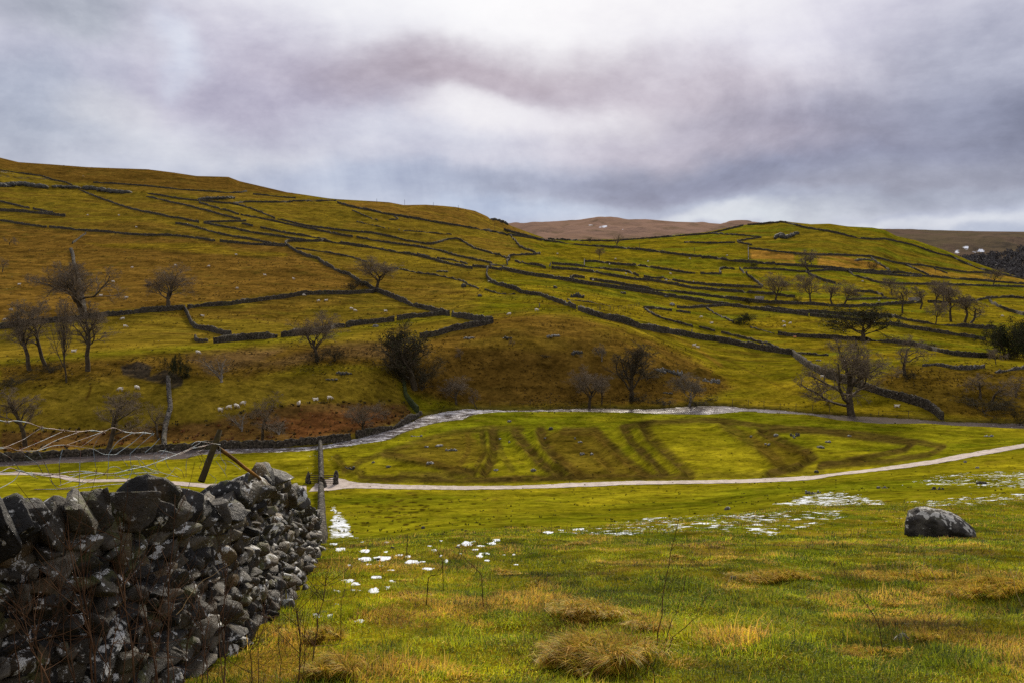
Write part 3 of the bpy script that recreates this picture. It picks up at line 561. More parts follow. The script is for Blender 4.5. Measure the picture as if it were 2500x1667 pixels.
def drystone(txt, label, h=1.22, th=.55, step=None, group='dry stone walls of the fields', cat='wall', mat=None, rough=1.0, ruin=0.0, name='dry_stone_wall', centred=True, ymin=60):
    h *= .92; th *= .9
    px = resample(trace(txt), step=4.0)
    W = []
    for u, v in px:
        p = hit(u, v, ymin)
        if centred: p = hit(u, v+.5*h*F/p[1], ymin)
        W.append(p)
    W = np.array(W)
    for _ in range(2): W[1:-1, :2] = .25*W[:-2, :2]+.5*W[1:-1, :2]+.25*W[2:, :2]
    dist = np.median(W[:, 1]); st_ = step or (.42 if dist < 190 else .55 if dist < 300 else .8)
    L = resample(W[:, :2], step=st_); n = len(L)
    if n < 3: L = resample(W[:, :2], n=3); n = 3
    d = np.gradient(L, axis=0); d /= np.linalg.norm(d, axis=1, keepdims=True)+1e-9; nrm = np.stack([-d[:, 1], d[:, 0]], 1)
    sd = abs(hash_s(label)) % 1000
    s_ = np.arange(n)*st_; hh = h*(1+.26*fbm(s_/7, s_*0+sd, 3, 4)-.5*np.maximum(fbm(s_/11, s_*0+sd+40, 9, 2)-.42, 0)*3)+rough*.16*RNG.uniform(-1, 1, n)
    if ruin: hh = hh*np.clip(1-ruin*np.abs(fbm(s_/3.5, s_*0+sd+3, 4, 3))*2.6-ruin*.25, .18, 1)
    prof = [(-.5, -.4), (-.5, .0), (-.46, .35), (-.42, .7), (-.34, .98), (.0, 1.0), (.34, .98), (.42, .7), (.46, .35), (.5, 0), (.5, -.4)]
    g0 = z_at(L[:, 0], L[:, 1]); V = np.zeros((n, len(prof), 3))
    for k, (a, e) in enumerate(prof):
        off = a*th+RNG.uniform(-.05, .05, n)*rough; V[:, k, :2] = L+nrm*off[:, None]+RNG.uniform(-.04, .04, (n, 2))
        V[:, k, 2] = g0+e*hh+(RNG.uniform(-.05, .05, n)*rough if e > 0 else 0)
    ii = np.arange(n*len(prof)).reshape(n, -1)
    Q = np.stack([ii[:-1, :-1], ii[:-1, 1:], ii[1:, 1:], ii[1:, :-1]], -1).reshape(-1, 4)
    caps = [np.array([[ii[e, k], ii[e, k+1], ii[e, len(prof)-2-k], ii[e, len(prof)-1-k]] for k in range(5)]) for e in (0, n-1)]
    V = V.reshape(-1, 3); c0 = V.mean(0); c0[2] = g0.min()
    o = mesh_obj(name, V-c0, [Q]+caps, mat or M_WALL, smooth=False); o.location = c0
    return tag(o, label, cat, group)
def hash_s(s):
    r = 7
    for ch in s: r = (r*31+ord(ch)) & 0xffffff
    return r
WALLS = [
 ('A 0,215 150,240 360,268 420,295 520,312 590,342', 'highest wall at the left edge, running down below the brown skyline', {}),
 ('A 760,318 900,325 1050,335 1250,352 1500,378 1750,392 1900,402 1960,400 2010,390', 'long thin wall along the foot of the brown moor top on the left skyline', {}),
 ('A 2060,412 2200,425 2335,440 B 240,280', 'short wall just under the left skyline where the moor top meets the green fields', {}),
 ('A 640,370 700,400 800,440 900,475 1000,510 1100,540 1200,560 1330,585 1380,600 1450,605 1560,630 1620,642', 'wall slanting down to the right from the rocky scar on the upper left hillside', {}),
 ('A 1190,430 1300,455 1400,480 1500,500 1600,525 1700,550 1800,580 1900,605 1960,618', 'upper slanting wall ending at the corner of the small wedge shaped field', {}),
 ('A 1660,640 1800,637 1960,632 2005,630', 'short level wall closing the lower side of the wedge shaped field, upper left', {}),
 ('A 1200,405 1350,430 1500,455 1650,467 1800,482 1900,490 2000,475 2200,478 2335,478 B 230,302 400,302 570,298', 'wall running level along the limestone scar below the left skyline', {}),
 ('A 1620,480 1750,520 1850,545 1945,578', 'short slanting wall left of the ladder of thin fields on the upper left hill', {}),
 ('A 1960,580 2100,605 2200,625 2335,655 B 300,515 450,545 600,578 705,592', 'slanting wall crossing the middle of the upper hillside, second above the long double wall', {}),
 ('A 1870,485 2000,515 2100,550 2200,590 2240,610', 'wall dropping steeply right from the level scar wall on the upper hillside', {}),
 ('B 95,445 180,468 300,500 450,520 580,535 720,550 850,560 950,580 1050,600 1150,625 1250,640 1330,655 1400,640 1480,610 1560,608 1620,640 1700,690 1800,715 1900,745 1985,775', 'long hillside wall looping up over a knob before dropping to the valley head', {}),
 ('A 1430,650 1550,670 1700,710 1830,745 1950,765 2100,790 2200,812 2335,830 B 160,662', 'wall running down right along the upper edge of the brown pasture to the fold corner', {}),
 ('A 1970,650 2060,672', 'stub of wall in the thin fields right of the wedge shaped field', {}),
 ('A 2120,685 2335,730 B 250,575 400,597 490,615', 'thin wall above the fold corner, running down to join the long double wall', {}),
 ('A 1660,645 1800,675 1900,690 2000,715 2170,742 2335,765 B 250,612 340,622', 'wall between two narrow green strips just above the fold corner', {}),
 ('A 0,625 200,660 380,680', 'wall at the left edge crossing the hillside, left of a narrow gateway gap', {}),
 ('A 402,680 600,700 750,712 900,720 1050,740 1250,748 1300,745 1450,752 1600,770 1750,792', 'long wall across the left hillside between two gateway gaps, above the brown pasture', {}),
 ('A 1790,795 1900,805 2050,820 2200,828 2335,835 B 155,662', 'short wall from the gateway gap to the fold corner above the brown pasture', {}),
 ('B 155,642 165,660 250,712 330,747 420,767 470,812 530,837 600,877 680,897 740,942 800,972 850,1002 895,1022', 'wall dropping from the fold corner to the round bare tree on the left hillside', {'h': 1.5}),
 ('B 155,655 150,635 180,625 300,625 480,627 650,650 850,680 1050,712 1200,737 1350,772 1450,802 1600,832 1680,847', 'long wall running right from the fold corner right across the middle of the hillside', {'h': 1.5}),
 ('B 1230,735 1330,755', 'short stub of wall lying just above the long wall on the middle hillside', {}),
 ('B 1390,765 1500,777 1640,812', 'short broken wall just above the right end of the long middle hillside wall', {'ruin': .3}),
 ('B 735,595 850,617 1000,642 1200,667 1400,702 1550,747 1700,777 1800,797 1840,812', 'slanting wall on the middle hillside running under the raised loop of wall', {}),
 ('B 240,685 330,695 500,720 570,735 700,757 820,797', 'thin low wall slanting down toward the top of the round bare tree', {'h': .9, 'ruin': .3}),
 ('B 1010,840 1250,887 1400,907 1530,932 1600,952 1650,982 1730,1012', 'low ruined wall in the olive pasture right of the round bare tree', {'h': .9, 'ruin': .5}),
 ('B 1780,1020 1880,1050 1960,1058 2030,1055', 'tumbled low wall ending at the bend of the long valley wall', {'h': .8, 'ruin': .6}),
 ('B 1680,832 1800,842 1920,862', 'short wall joining the middle hillside wall to the head of the valley', {}),
 ('B 1985,775 1950,790 1975,820 1820,825', 'crooked short wall at the valley head folding back on itself', {'h': 1.1}),
 ('C 70,507 150,532 300,560 500,590 640,610 770,635 900,650 1050,675 1250,705 1450,735 1650,770 1850,800 2000,820 2150,838 2335,862 D 500,880 580,892', 'thick dark wall running down right across the centre of the valley fields', {'h': 1.7, 'th': .9}),
 ('D 590,893 700,905 850,917 950,932 1100,952 1250,967 1400,992 1600,1022 1800,1052 2020,1087', 'lower of the two long walls passing behind the big dark spreading tree on the right', {'h': 1.5}),
 ('D 200,822 300,842 450,862 700,872 900,887 1100,897 1250,902 1400,932 1600,962 1800,977 2000,997 2100,997', 'upper of the two long walls at right, passing below the clump of bare trees', {'h': 1.5}),
 ('B 1805,845 1790,890 1800,930 1850,965 1950,995 2040,1017 2060,1037 2150,1052 2240,1062 2335,1102 C 600,800 685,832', 'winding wall from the valley head down to the gap above the brown knoll', {'h': 1.5}),
 ('C 710,840 800,872 900,902 1050,932 1200,982 1350,1012 1500,1034 1700,1072 1900,1102 2100,1142 2335,1180 D 450,1193', 'tall thick wall running right from above the brown knoll to its bend at the right', {'h': 1.9, 'th': .8}),
 ('D 450,1195 480,1228 560,1282 650,1332 750,1382 H 900,590 1050,637 1200,687 1350,727 1500,772 1600,822 1670,882', 'wall curving down from the bend behind the great bare riverside tree to the river', {'h': 1.8, 'th': .8}),
 ('A 1530,1332 1600,1315 1800,1305 1870,1303 2000,1283 2200,1258 2335,1243 B 300,1052 500,1047 650,1047 860,1037 895,1027', 'wall running level from the gateway to the round bare tree on the left', {'h': 1.6}),
 ('B 900,1027 1000,1067 1100,1107 1200,1147 1350,1182 1440,1202 1490,1222', 'wall slanting down right from the round bare tree to the point of two fields', {'h': 1.7}),
 ('B 1515,1227 1650,1247 1750,1265 1845,1275', 'short wall right of the gap, ending at the sharp field point', {'h': 1.6}),
 ('B 1845,1275 1780,1292 1650,1317 1500,1342 1400,1377 1250,1397', 'wall running back down left from the sharp field point behind the dark ivied tree', {'h': 1.6}),
 ('B 1450,1212 1300,1227 1150,1242 1065,1257', 'right hand length of the wall along the bench, nearest the field point', {'h': 1.6}),
 ('B 1045,1264 900,1277 750,1292 650,1312', 'middle length of the bench wall, above a lone grey boulder', {'h': 1.6}),
 ('B 640,1318 580,1315 520,1335', 'low dipping length of the bench wall right of the bare tree in front of it', {'h': 1.3}),
 ('B 510,1345 350,1372 250,1377 120,1389', 'length of bench wall behind the crown of the bare tree', {'h': 1.6}),
 ('B 90,1392 0,1402 E 2000,240 1900,255 1740,268', 'left length of the bench wall beside the small sheepfold', {'h': 1.6}),
 ('E 1590,232 1592,262 1650,268 1690,262', 'low broken corner of wall at the left end of the sheepfold', {'h': 1.2, 'ruin': .25}),
 ('A 0,1492 200,1467 400,1442 550,1432 700,1407 850,1392 1000,1377 1200,1357 1350,1347 1490,1337', 'wall rising from the left edge behind the tall bare trees to the gateway', {'h': 1.7}),
 ('A 1500,1335 1530,1392 1560,1462 1600,1492 1700,1507 1790,1532 E 1880,218', 'wall dropping from the gateway and curling right into the sheepfold', {'h': 1.5}),
 ('A 0,472 100,497 240,527', 'short wall at the far left edge, upper one of the converging pair', {}),
 ('A 270,532 370,552 430,562', 'short wall piece lying along the converging pair at the left edge', {}),
 ('A 0,542 150,550 300,562 530,587', 'thick wall at the left edge ending in open pasture', {'h': 1.7, 'th': .9}),
 ('A 700,732 650,762 590,812', 'short broken wall dropping from the long hillside wall at left', {'ruin': .25}),
 ('A 575,850 595,900 600,970 620,1020 640,1100 660,1200 680,1290 690,1390', 'wide tumbled wall coming straight down the brown pasture behind the tall left trees', {'h': 1.2, 'th': 1.5, 'ruin': .45}),
 ('B 580,315 700,350 850,377 950,402 1050,417 1200,442 1400,477 1600,507 1800,542 1950,572 2100,592 2335,632 C 700,322 1000,347 1200,362 1400,387 1600,412 1800,432 2000,457 2100,464 2335,484 D 600,502 800,517 950,532 1150,542 1350,552 1550,580 1750,597 1950,612 2150,627 2335,642', 'very long wall from the left skyline right across the valley to the right edge', {'h': 1.6}),
 ('B 700,378 800,420 910,460', 'faint wall on the upper hillside dropping from the very long valley wall', {'h': 1.0, 'ruin': .3}),
 ('B 735,470 850,495 1000,525', 'faint low wall in the upper green pasture below the skyline poles', {'h': .9, 'ruin': .4}),
 ('B 1080,540 1350,560 1510,575', 'faint level wall in the upper green pasture, right of centre hillside', {'h': .8, 'ruin': .4}),
 ('B 1000,455 1085,450 1040,425', 'small curved wall hooked below the very long valley wall', {'h': .9, 'ruin': .3}),
 ('C 100,200 200,230 320,262 410,287', 'dark wall at the toe of the left hill spur, in front of the far moor', {'h': 2.2}),
 ('C 460,275 600,285 740,291 900,292 1000,292 1200,277 1400,262 1600,247 1750,237', 'level wall along the valley head below the far brown moor', {'h': 1.6}),
 ('C 1750,237 1850,217 1950,192 2050,167', 'wall climbing the left shoulder of the green hill toward its skyline', {'h': 1.6}),
 ('C 2085,162 2150,158 2335,142 D 350,135 420,150 560,187 700,207 800,227 900,252 1000,272 1100,280 1200,277 1300,297 1450,332 1550,372 1650,402 1750,422 1800,452 1900,492 2000,527 2100,557 2200,572', 'long wall over the top of the green hill and down its right shoulder', {'h': 1.7}),
 ('C 1770,232 1950,242 2100,252 2210,264 2100,277 1990,297 2040,312 2120,327', 'wall making a sharp point on the left flank of the green hill', {'h': 1.3}),
 ('C 1570,305 1800,312 1985,307', 'level wall in the green field left of the green hill', {'h': 1.2}),
 ('C 2091,345 2093,455', 'short pale wall running straight downhill at the left end of the orange field', {'h': 1.5, 'mat': 'N'}),
 ('D 95,350 250,370 450,392 600,407 800,407 1000,414 1100,422 1200,447 1300,472 1350,482 1500,492 1650,517 1850,547 2000,552 2150,562 2335,602', 'wall along the top of the orange fields at the foot of the green hill', {'h': 1.5}),
 ('D 1090,430 1150,477 1240,532', 'left slanting wall between two orange fields on the right', {'h': 1.3}),
 ('D 1360,482 1450,522 1560,572', 'right slanting wall between green and orange fields under the green hill', {'h': 1.4}),
 ('D 1600,520 1640,530 1710,557', 'short wall inside the rightmost orange field', {'h': 1.2}),
 ('C 150,245 190,290 230,340 250,350 310,370 390,397', 'wall dropping off the left spur into the terraced fields at the valley head', {'h': 1.4}),
 ('C 150,438 130,430 140,412 200,407 350,402 395,397', 'hooked wall joining the foot of the spur at the valley head', {'h': 1.3}),
 ('C 190,457 280,477 400,492 440,512', 'short wall left of the pale gatepost in the valley head', {'h': 1.2}),
 ('C 490,477 700,492 900,517 1100,542 1200,577', 'wall starting right of the pale gatepost and ending among the terraces', {'h': 1.3}),
 ('C 755,457 850,462 1000,482 1200,492 1400,522 1600,552 1660,552', 'wall along a plough terrace, starting at a short pale cross wall', {'h': 1.3}),
 ('C 757,450 755,497', 'short pale cross wall joining two terrace walls in the centre', {'h': 1.4, 'mat': 'N'}),
 ('C 1700,557 1880,562 1850,532 1880,512 1980,522', 'wall with a small square hook at its right end, among the terraces', {'h': 1.3}),
 ('C 490,512 700,527 850,547 1000,577 1150,602 1300,612 1500,647 1650,677 1900,697 2050,707 2250,722 D 470,748', 'long terrace wall above the thick dark wall, ending behind the right bare trees', {'h': 1.4}),
 ('C 1240,585 1400,597 1600,632 1800,652 2000,662 2200,672', 'terrace wall ending at the crown of the leftmost right hand bare tree', {'h': 1.3}),
 ('C 640,587 660,580 760,592', 'tiny bent wall against the thick dark wall in the centre', {'h': 1.2}),
 ('C 800,602 1000,632 1150,662 1350,692 1470,692 1600,717 1800,742 2000,767 2150,787 D 450,800 550,802 700,812 900,822 1100,817 1250,802 1350,797 1500,787', 'wall following just above the thick dark wall, past the feet of the right bare trees', {'h': 1.5}),
 ('D 1550,785 1700,795 1950,772 2050,757 2170,747 2335,757', 'wall behind the clump of bare trees reaching the right edge', {'h': 1.4}),
 ('D 2050,777 2100,812 2200,852 2335,892', 'wall slanting down to the right edge beyond the clump of bare trees', {'h': 1.5}),
 ('C 2020,517 2100,582 2210,662', 'wall slanting across the bright green field left of the right bare trees', {'h': 1.4}),
 ('C 2050,517 D 300,522 540,542 700,532 740,527 900,537 1000,547 1350,577 1500,582', 'wall along the top of the bright green fields on the right', {'h': 1.3}),
 ('D 905,540 950,572 1050,602 1150,632 1300,642 1700,647 2000,657 2335,667', 'wall curving round below the pinkish rough patch and on to the right edge', {'h': 1.3}),
 ('D 555,542 620,582 700,612 800,637', 'wall dropping behind the crowns of the paired bare trees on the right', {'h': 1.4}),
 ('D 960,702 1080,707 1150,722 1190,742', 'short wall left of the first tree of the right clump', {'h': 1.2}),
 ('D 900,772 1150,762 1300,767', 'faint wall between the bare tree row and the right clump', {'h': .9}),
 ('C 1250,842 1300,882 1400,922 1500,947 1640,987', 'low wall curving down from the wooden fence in the centre fields', {'h': 1.0, 'ruin': .2}),
 ('C 1690,987 1820,1022', 'short low wall between two gaps below the round evergreen', {'h': .9, 'ruin': .3}),
 ('C 1870,1032 2000,1062 2150,1102 2335,1147', 'low wall running right just above the tall thick wall', {'h': 1.0, 'ruin': .2}),
 ('C 1240,835 1350,842 1470,857', 'low wall right of the wooden fence in the centre fields', {'h': 1.0}),
 ('C 1505,862 1620,877', 'little wall piece below the thick dark wall in the centre fields', {'h': .9}),
 ('C 1510,832 1600,837 1750,827 1900,817 1960,817', 'wall linking the centre fields to the thick dark wall from below', {'h': 1.0}),
 ('C 1750,837 1830,887 1900,917 1970,952', 'low wall slanting down to the round evergreen', {'h': .9, 'ruin': .3}),
 ('D 110,992 200,1012 300,1042', 'low tumbled wall right of the round evergreen', {'h': .8, 'ruin': .4}),
 ('D 330,1042 450,1057 600,1067 800,1077 950,1087 1100,1097 1250,1107 1450,1132 1550,1162 1750,1202 1850,1217 2050,1227', 'long wall passing under the big dark spreading tree toward the right wood', {'h': 1.4}),
 ('D 470,1192 600,1207 740,1217', 'low broken wall behind the crown of the great bare riverside tree', {'h': .9, 'ruin': .3}),
 ('C 620,770 780,787 900,807 970,822', 'thin broken wall at the foot of the small earth bank in the centre', {'h': .7, 'ruin': .5}),
 ('H 1510,462 1600,452 1700,467 1800,487 1900,487 2010,472', 'ruined wall of grey stones crowning the rough bank at right', {'h': 1.2, 'ruin': .35, 'mat': 'N'}),
 ('H 2100,517 2200,502 2335,482', 'ruined wall on the rough bank at the right edge', {'h': 1.0, 'ruin': .4, 'mat': 'N'}),
 ('E 1370,570 1375,650 1380,720 1390,790 1370,860 1345,950 1335,1050 1340,1120', 'narrow grey stone wall coming straight down the left bank gully to the river', {'h': 1.1, 'th': .9, 'mat': 'N', 'ruin': .1}),
 ('P -250,1128 E 0,1215 300,1212 600,1190 900,1180 1130,1165 1300,1150 1600,1125 1800,1115 2335,1100 F 400,1090 600,1077 750,1062 850,1045', 'mossy dark wall along the far river bank at the left', {'h': 1.3}),
 ('F 900,1037 1050,1002 1200,967 1250,947 1350,892 1430,847', 'river bank wall rising right beside the white water', {'h': 1.3}),
 ('F 1275,420 1280,500 1290,600 1300,700 1340,762 1400,832', 'ivy grown wall dropping to the river below the dark ivied tree', {'h': 1.4, 'th': .8, 'moss': 1}),
]
M_MOSSW = stone_mat('mossy_stone', (.05, .06, .02), (.03, .04, .012), (.3, .3, .26), .7, 3.2, .9)
for q, lb, kw in WALLS:
    if kw is None: continue
    kw = dict(kw); mt = kw.pop('mat', None); ms_ = kw.pop('moss', None)
    drystone(q, lb, mat=M_WALLN if mt else M_MOSSW if ms_ else None, **kw)
# walls down the meadow to the gate and river (seen end on)
def radial_wall(uy, y0, y1, label, h0, h1):
    n = int((y1-y0)/.35); y = np.linspace(y0, y1, n); u = np.interp(y, *uy); x = np.array([st_arr(uu, 1200)[0] for uu in u])*y
    L = np.stack([x, y], 1); hh = np.linspace(h0, h1, n)+RNG.uniform(-.12, .12, n); g0 = z_at(x, y)
    prof = [(-.36, -.4), (-.36, .0), (-.3, .5), (-.24, .9), (-.1, 1.02), (.1, 1.0), (.24, .9), (.3, .5), (.36, 0), (.36, -.4)]
    V = np.zeros((n, len(prof), 3))
    for k, (a, e) in enumerate(prof):
        V[:, k, 0] = x+a+RNG.uniform(-.06, .06, n); V[:, k, 1] = y+RNG.uniform(-.06, .06, n); V[:, k, 2] = g0+e*hh+RNG.uniform(-.05, .05, n)*(e > 0)
    ii = np.arange(V.shape[0]*V.shape[1]).reshape(n, -1); Q = np.stack([ii[:-1, :-1], ii[:-1, 1:], ii[1:, 1:], ii[1:, :-1]], -1).reshape(-1, 4)
    caps = [np.array([[ii[e, k], ii[e, k+1], ii[e, len(prof)-2-k], ii[e, len(prof)-1-k]] for k in range(4)]) for e in (0, n-1)]
    V = V.reshape(-1, 3); c0 = V.mean(0); o = mesh_obj('dry_stone_wall', V-c0, [Q]+caps, M_WALLN, smooth=False); o.location = c0
    tag(o, label, 'wall', 'dry stone walls of the fields')
yg = hit(785, 1195, 60)[1]
radial_wall(([19, 26, 35, 45, 55, 110], [725, 744, 762, 776, 784, 784]), 19, yg-1.8, 'lichen white wall seen end on, running down the meadow to the gate', .9, 1.35)
radial_wall(([90, 150], [786, 784]), yg+1.6, hit(784, 1090, 60)[1]-.5, 'lichen white wall seen end on, from the gate down to the river', 1.45, 1.35)
# ================================================================== TREES
def unit(a): return a/(np.linalg.norm(a, axis=-1, keepdims=True)+1e-9)
def br(rng, S0, D, L, R0, k, wig, trop, taper=.35):
    n = len(S0); P = np.zeros((n, k, 3)); P[:, 0] = S0; d = unit(D)
    for i in range(1, k):
        d = unit(d+rng.normal(0, wig, (n, 3))+np.array([0, 0, trop])); P[:, i] = P[:, i-1]+d*(L/(k-1))[:, None]
    return P, R0[:, None]*np.linspace(1, taper, k)[None]
def kids(rng, P, R, L, n, t0, t1, ang, lr, rr, dens=0.0):
    N, k, _ = P.shape; t = t0+(t1-t0)*(np.arange(n)[None]+rng.uniform(0, 1, (N, n)))/n
    f = t*(k-1); i = np.minimum(f.astype(int), k-2); a = (f-i)[..., None]; r_ = np.arange(N)[:, None]
    pos = P[r_, i]*(1-a)+P[r_, i+1]*a; tan = unit(P[r_, i+1]-P[r_, i]); rad = R[r_, i]*(1-a[..., 0])+R[r_, i+1]*a[..., 0]
    az = rng.uniform(0, 2*math.pi, (N, 1))+np.arange(n)[None]*2.4; ref = np.where(np.abs(tan[..., 2:3]) > .9, np.array([1., 0, 0]), np.array([0, 0, 1.]))
    u = unit(np.cross(tan, ref)); w_ = np.cross(tan, u); A_ = ang*rng.uniform(.7, 1.3, (N, n))
    d = tan*np.cos(A_)[..., None]+(u*np.cos(az)[..., None]+w_*np.sin(az)[..., None])*np.sin(A_)[..., None]
    ll = L[:, None]*lr*(1-.45*t)*rng.uniform(.75, 1.3, (N, n))
    return pos.reshape(-1, 3), d.reshape(-1, 3), ll.ravel(), np.maximum(rad*rr, .0).ravel()
def bark(name, c1, c2):
    m, nt, b = new_mat(name); co = nt.new('ShaderNodeNewGeometry').outputs['Position']
    nt.l.new(nt.mix(nt.ramp(nt.noise(co, 2.5, 5, .65), .4, .62), c1, c2), b.inputs['Base Color']); b.inputs['Roughness'].default_value = .9; b.inputs['Specular IOR Level'].default_value = .1
    return m
M_BARK = bark('dark_bark', (.045, .033, .020), (.085, .065, .040)); M_TWIG = bark('winter_twigs', (.125, .092, .058), (.19, .145, .10))
M_PALE = bark('pale_bark', (.13, .11, .085), (.22, .19, .15)); M_PTWIG = bark('pale_twigs', (.12, .095, .065), (.17, .14, .10)); M_IVY = bark('evergreen_leaves', (.018, .022, .008), (.04, .045, .012))
M_MTWIG = bark('brown_twigs', (.05, .038, .022), (.085, .066, .04)); M_DTWIG = bark('dark_twigs', (.028, .022, .012), (.05, .042, .02)); M_WOOD = bark('weathered_wood', (.10, .075, .05), (.17, .13, .09)); M_RUSTY = bark('bramble', (.10, .045, .02), (.07, .05, .03))
def make_tree(kind, seed, name):
    rng = np.random.default_rng(seed); H = 12.0; up = np.array([0, 0, 1.])
    cfg = dict(round=dict(tl=.34, n1=7, a1=.75, l1=1.55, t0=.45, trop=.10, wig=.20, lr=.62, n=(7, 6, 6, 6)),
               upright=dict(tl=.75, n1=13, a1=.42, l1=.72, t0=.18, trop=.14, wig=.12, lr=.5, n=(7, 6, 6, 5)),
               tall=dict(tl=.70, n1=8, a1=.55, l1=.62, t0=.35, trop=.07, wig=.19, lr=.58, n=(7, 6, 6, 5)),
               gnarl=dict(tl=.42, n1=5, a1=.85, l1=1.25, t0=.45, trop=.06, wig=.42, lr=.6, n=(6, 6, 5, 5)),
               wide=dict(tl=.22, n1=9, a1=.95, l1=2.3, t0=.5, trop=.07, wig=.17, lr=.58, n=(8, 6, 6, 5)),
               great=dict(tl=.50, n1=11, a1=.92, l1=1.02, t0=.22, trop=.16, wig=.26, lr=.60, n=(7, 6, 6, 6)),
               fan=dict(tl=.12, n1=7, a1=.38, l1=6.2, t0=.3, trop=.05, wig=.10, lr=.34, n=(8, 6, 5, 4)),
               bush=dict(tl=.08, n1=14, a1=.85, l1=9.0, t0=.1, trop=.03, wig=.22, lr=.5, n=(7, 6, 6, 5)))[kind]
    P0, R0 = br(rng, np.zeros((1, 3)), up[None]+rng.normal(0, .06, (1, 3)), np.array([H*cfg['tl']]), np.array([dict(great=.034, bush=.014, fan=.026).get(kind, .024)*H]), 7, .10 if kind != 'gnarl' else .25, .05, .5)
    tr = [tubes(P0, R0, 7)]; cr = []
    s, d, l, r = kids(rng, P0, R0, np.array([H*cfg['tl']*cfg['l1']/.7]), cfg['n1'], cfg['t0'], 1.0, cfg['a1'], .72, .62)
    P, R = br(rng, s, d, l, np.maximum(r, .04), 7, cfg['wig'], cfg['trop'], .28); tr.append(tubes(P, R, 5)); L = l
    k_ = [6, 5, 4, 3]; sd = [4, 3, 3, 3]; rmin = [.028, .017, .010, .0068]; leaf = None
    for q in range(4):
        s, d, l, r = kids(rng, P, R, L, cfg['n'][q], .22 if q < 2 else .1, 1.0, .72, cfg['lr'] if q < 3 else .7, .62)
        P, R = br(rng, s, d, l, np.maximum(r, rmin[q]), k_[q], cfg['wig']*1.1, cfg['trop']*.6, .45); L = l
        R = np.maximum(R, rmin[q]*.7); cr.append(tubes(P, R, sd[q]))
        if q == 2: leaf = P[:, -1]
    return join(tr), join(cr), leaf
PROTO = {}
def proto(key, kind, seed, barkm=None, twigm=None, leafy=0):
    tr, cr, leaf = make_tree(kind, seed, key); allz = np.concatenate([tr[0], cr[0]])
    z0, z1 = 0, np.percentile(allz[:, 2], 99.7); wd = np.percentile(allz[:, 0], 98.5)-np.percentile(allz[:, 0], 1.5)
    root = empty('bare_tree'); a = mesh_obj('trunk', tr[0], tr[1], barkm or M_BARK, root)
    V, Q = cr
    if leafy:
        rng = np.random.default_rng(seed+99); n = leafy; c = leaf[rng.integers(0, len(leaf), n)]+rng.normal(0, .28, (n, 3)); nn = unit(rng.normal(0, 1, (n, 3))); uu = unit(np.cross(nn, rng.normal(0, 1, (n, 3)))); ww = np.cross(nn, uu); sz = rng.uniform(.07, .17, (n, 1))
        LV = np.stack([c-uu*sz, c-ww*sz*.6, c+uu*sz, c+ww*sz*.6], 1).reshape(-1, 3); LQ = np.arange(n*4).reshape(n, 4)
        V2, Q2 = join([(V, Q), (LV, LQ)]); b = mesh_obj('crown', V2, Q2, [twigm or M_TWIG, M_IVY], root, midx=np.concatenate([np.zeros(len(Q)), np.ones(n)]))
    else: b = mesh_obj('crown', V, Q, twigm or M_TWIG, root)
    PROTO[key] = [root, z1, wd, False]
for key, kind, sd_, kw in (('round', 'round', 11, {}), ('round2', 'round', 23, {}), ('tall', 'tall', 5, {}), ('tall2', 'tall', 18, {}), ('upright', 'upright', 3, {}), ('gnarl', 'gnarl', 8, {}), ('gnarl2', 'gnarl', 31, {}),
    ('great', 'great', 22, {}), ('great2', 'great', 16, {}), ('tall3', 'tall', 72, {}), ('round3', 'round', 64, {}), ('dense', 'upright', 4, dict(twigm=M_MTWIG)), ('fan', 'fan', 6, {}), ('wide', 'wide', 12, dict(twigm=M_DTWIG, leafy=1200)), ('ivied', 'great', 17, dict(leafy=1500, twigm=M_MTWIG)), ('ever', 'bush', 41, dict(leafy=9000, twigm=M_DTWIG)),
    ('bush', 'bush', 50, dict(twigm=M_DTWIG)), ('pale', 'round', 60, dict(barkm=M_PALE, twigm=M_PTWIG)), ('palefan', 'fan', 61, dict(barkm=M_PALE, twigm=M_PTWIG))):
    proto(key, kind, sd_, **kw)
def tree(key, u, v, h, w_, label, name='bare_tree', group=None, cat='tree', rz=None, lean=0.0, sink=.15):
    root, z1, wd, used = PROTO[key]; p = hit(u, v, 60); H = h*1.03*p[1]/F; W_ = w_*1.15*p[1]/F
    if used: o = copy_tree(root); o.name = name
    else: o = root; o.name = name; PROTO[key][3] = True
    rz = RNG.uniform(-.35, .35)+(math.pi if RNG.random() < .5 else 0) if rz is None else rz
    o.location = (p[0], p[1], p[2]-sink); o.scale = (W_/wd, W_/wd*.9, H/z1); o.rotation_euler = (0, lean, rz) if abs(rz) < 1.6 else (0, -lean, rz)
    tag(o, label, cat, group); return o
GL = 'tall bare trees on the left bank'; GR = 'bare trees in a clump on the right fields'; GB = 'bare trees along the river bank'; GM = 'bare trees in a row beside the field walls'
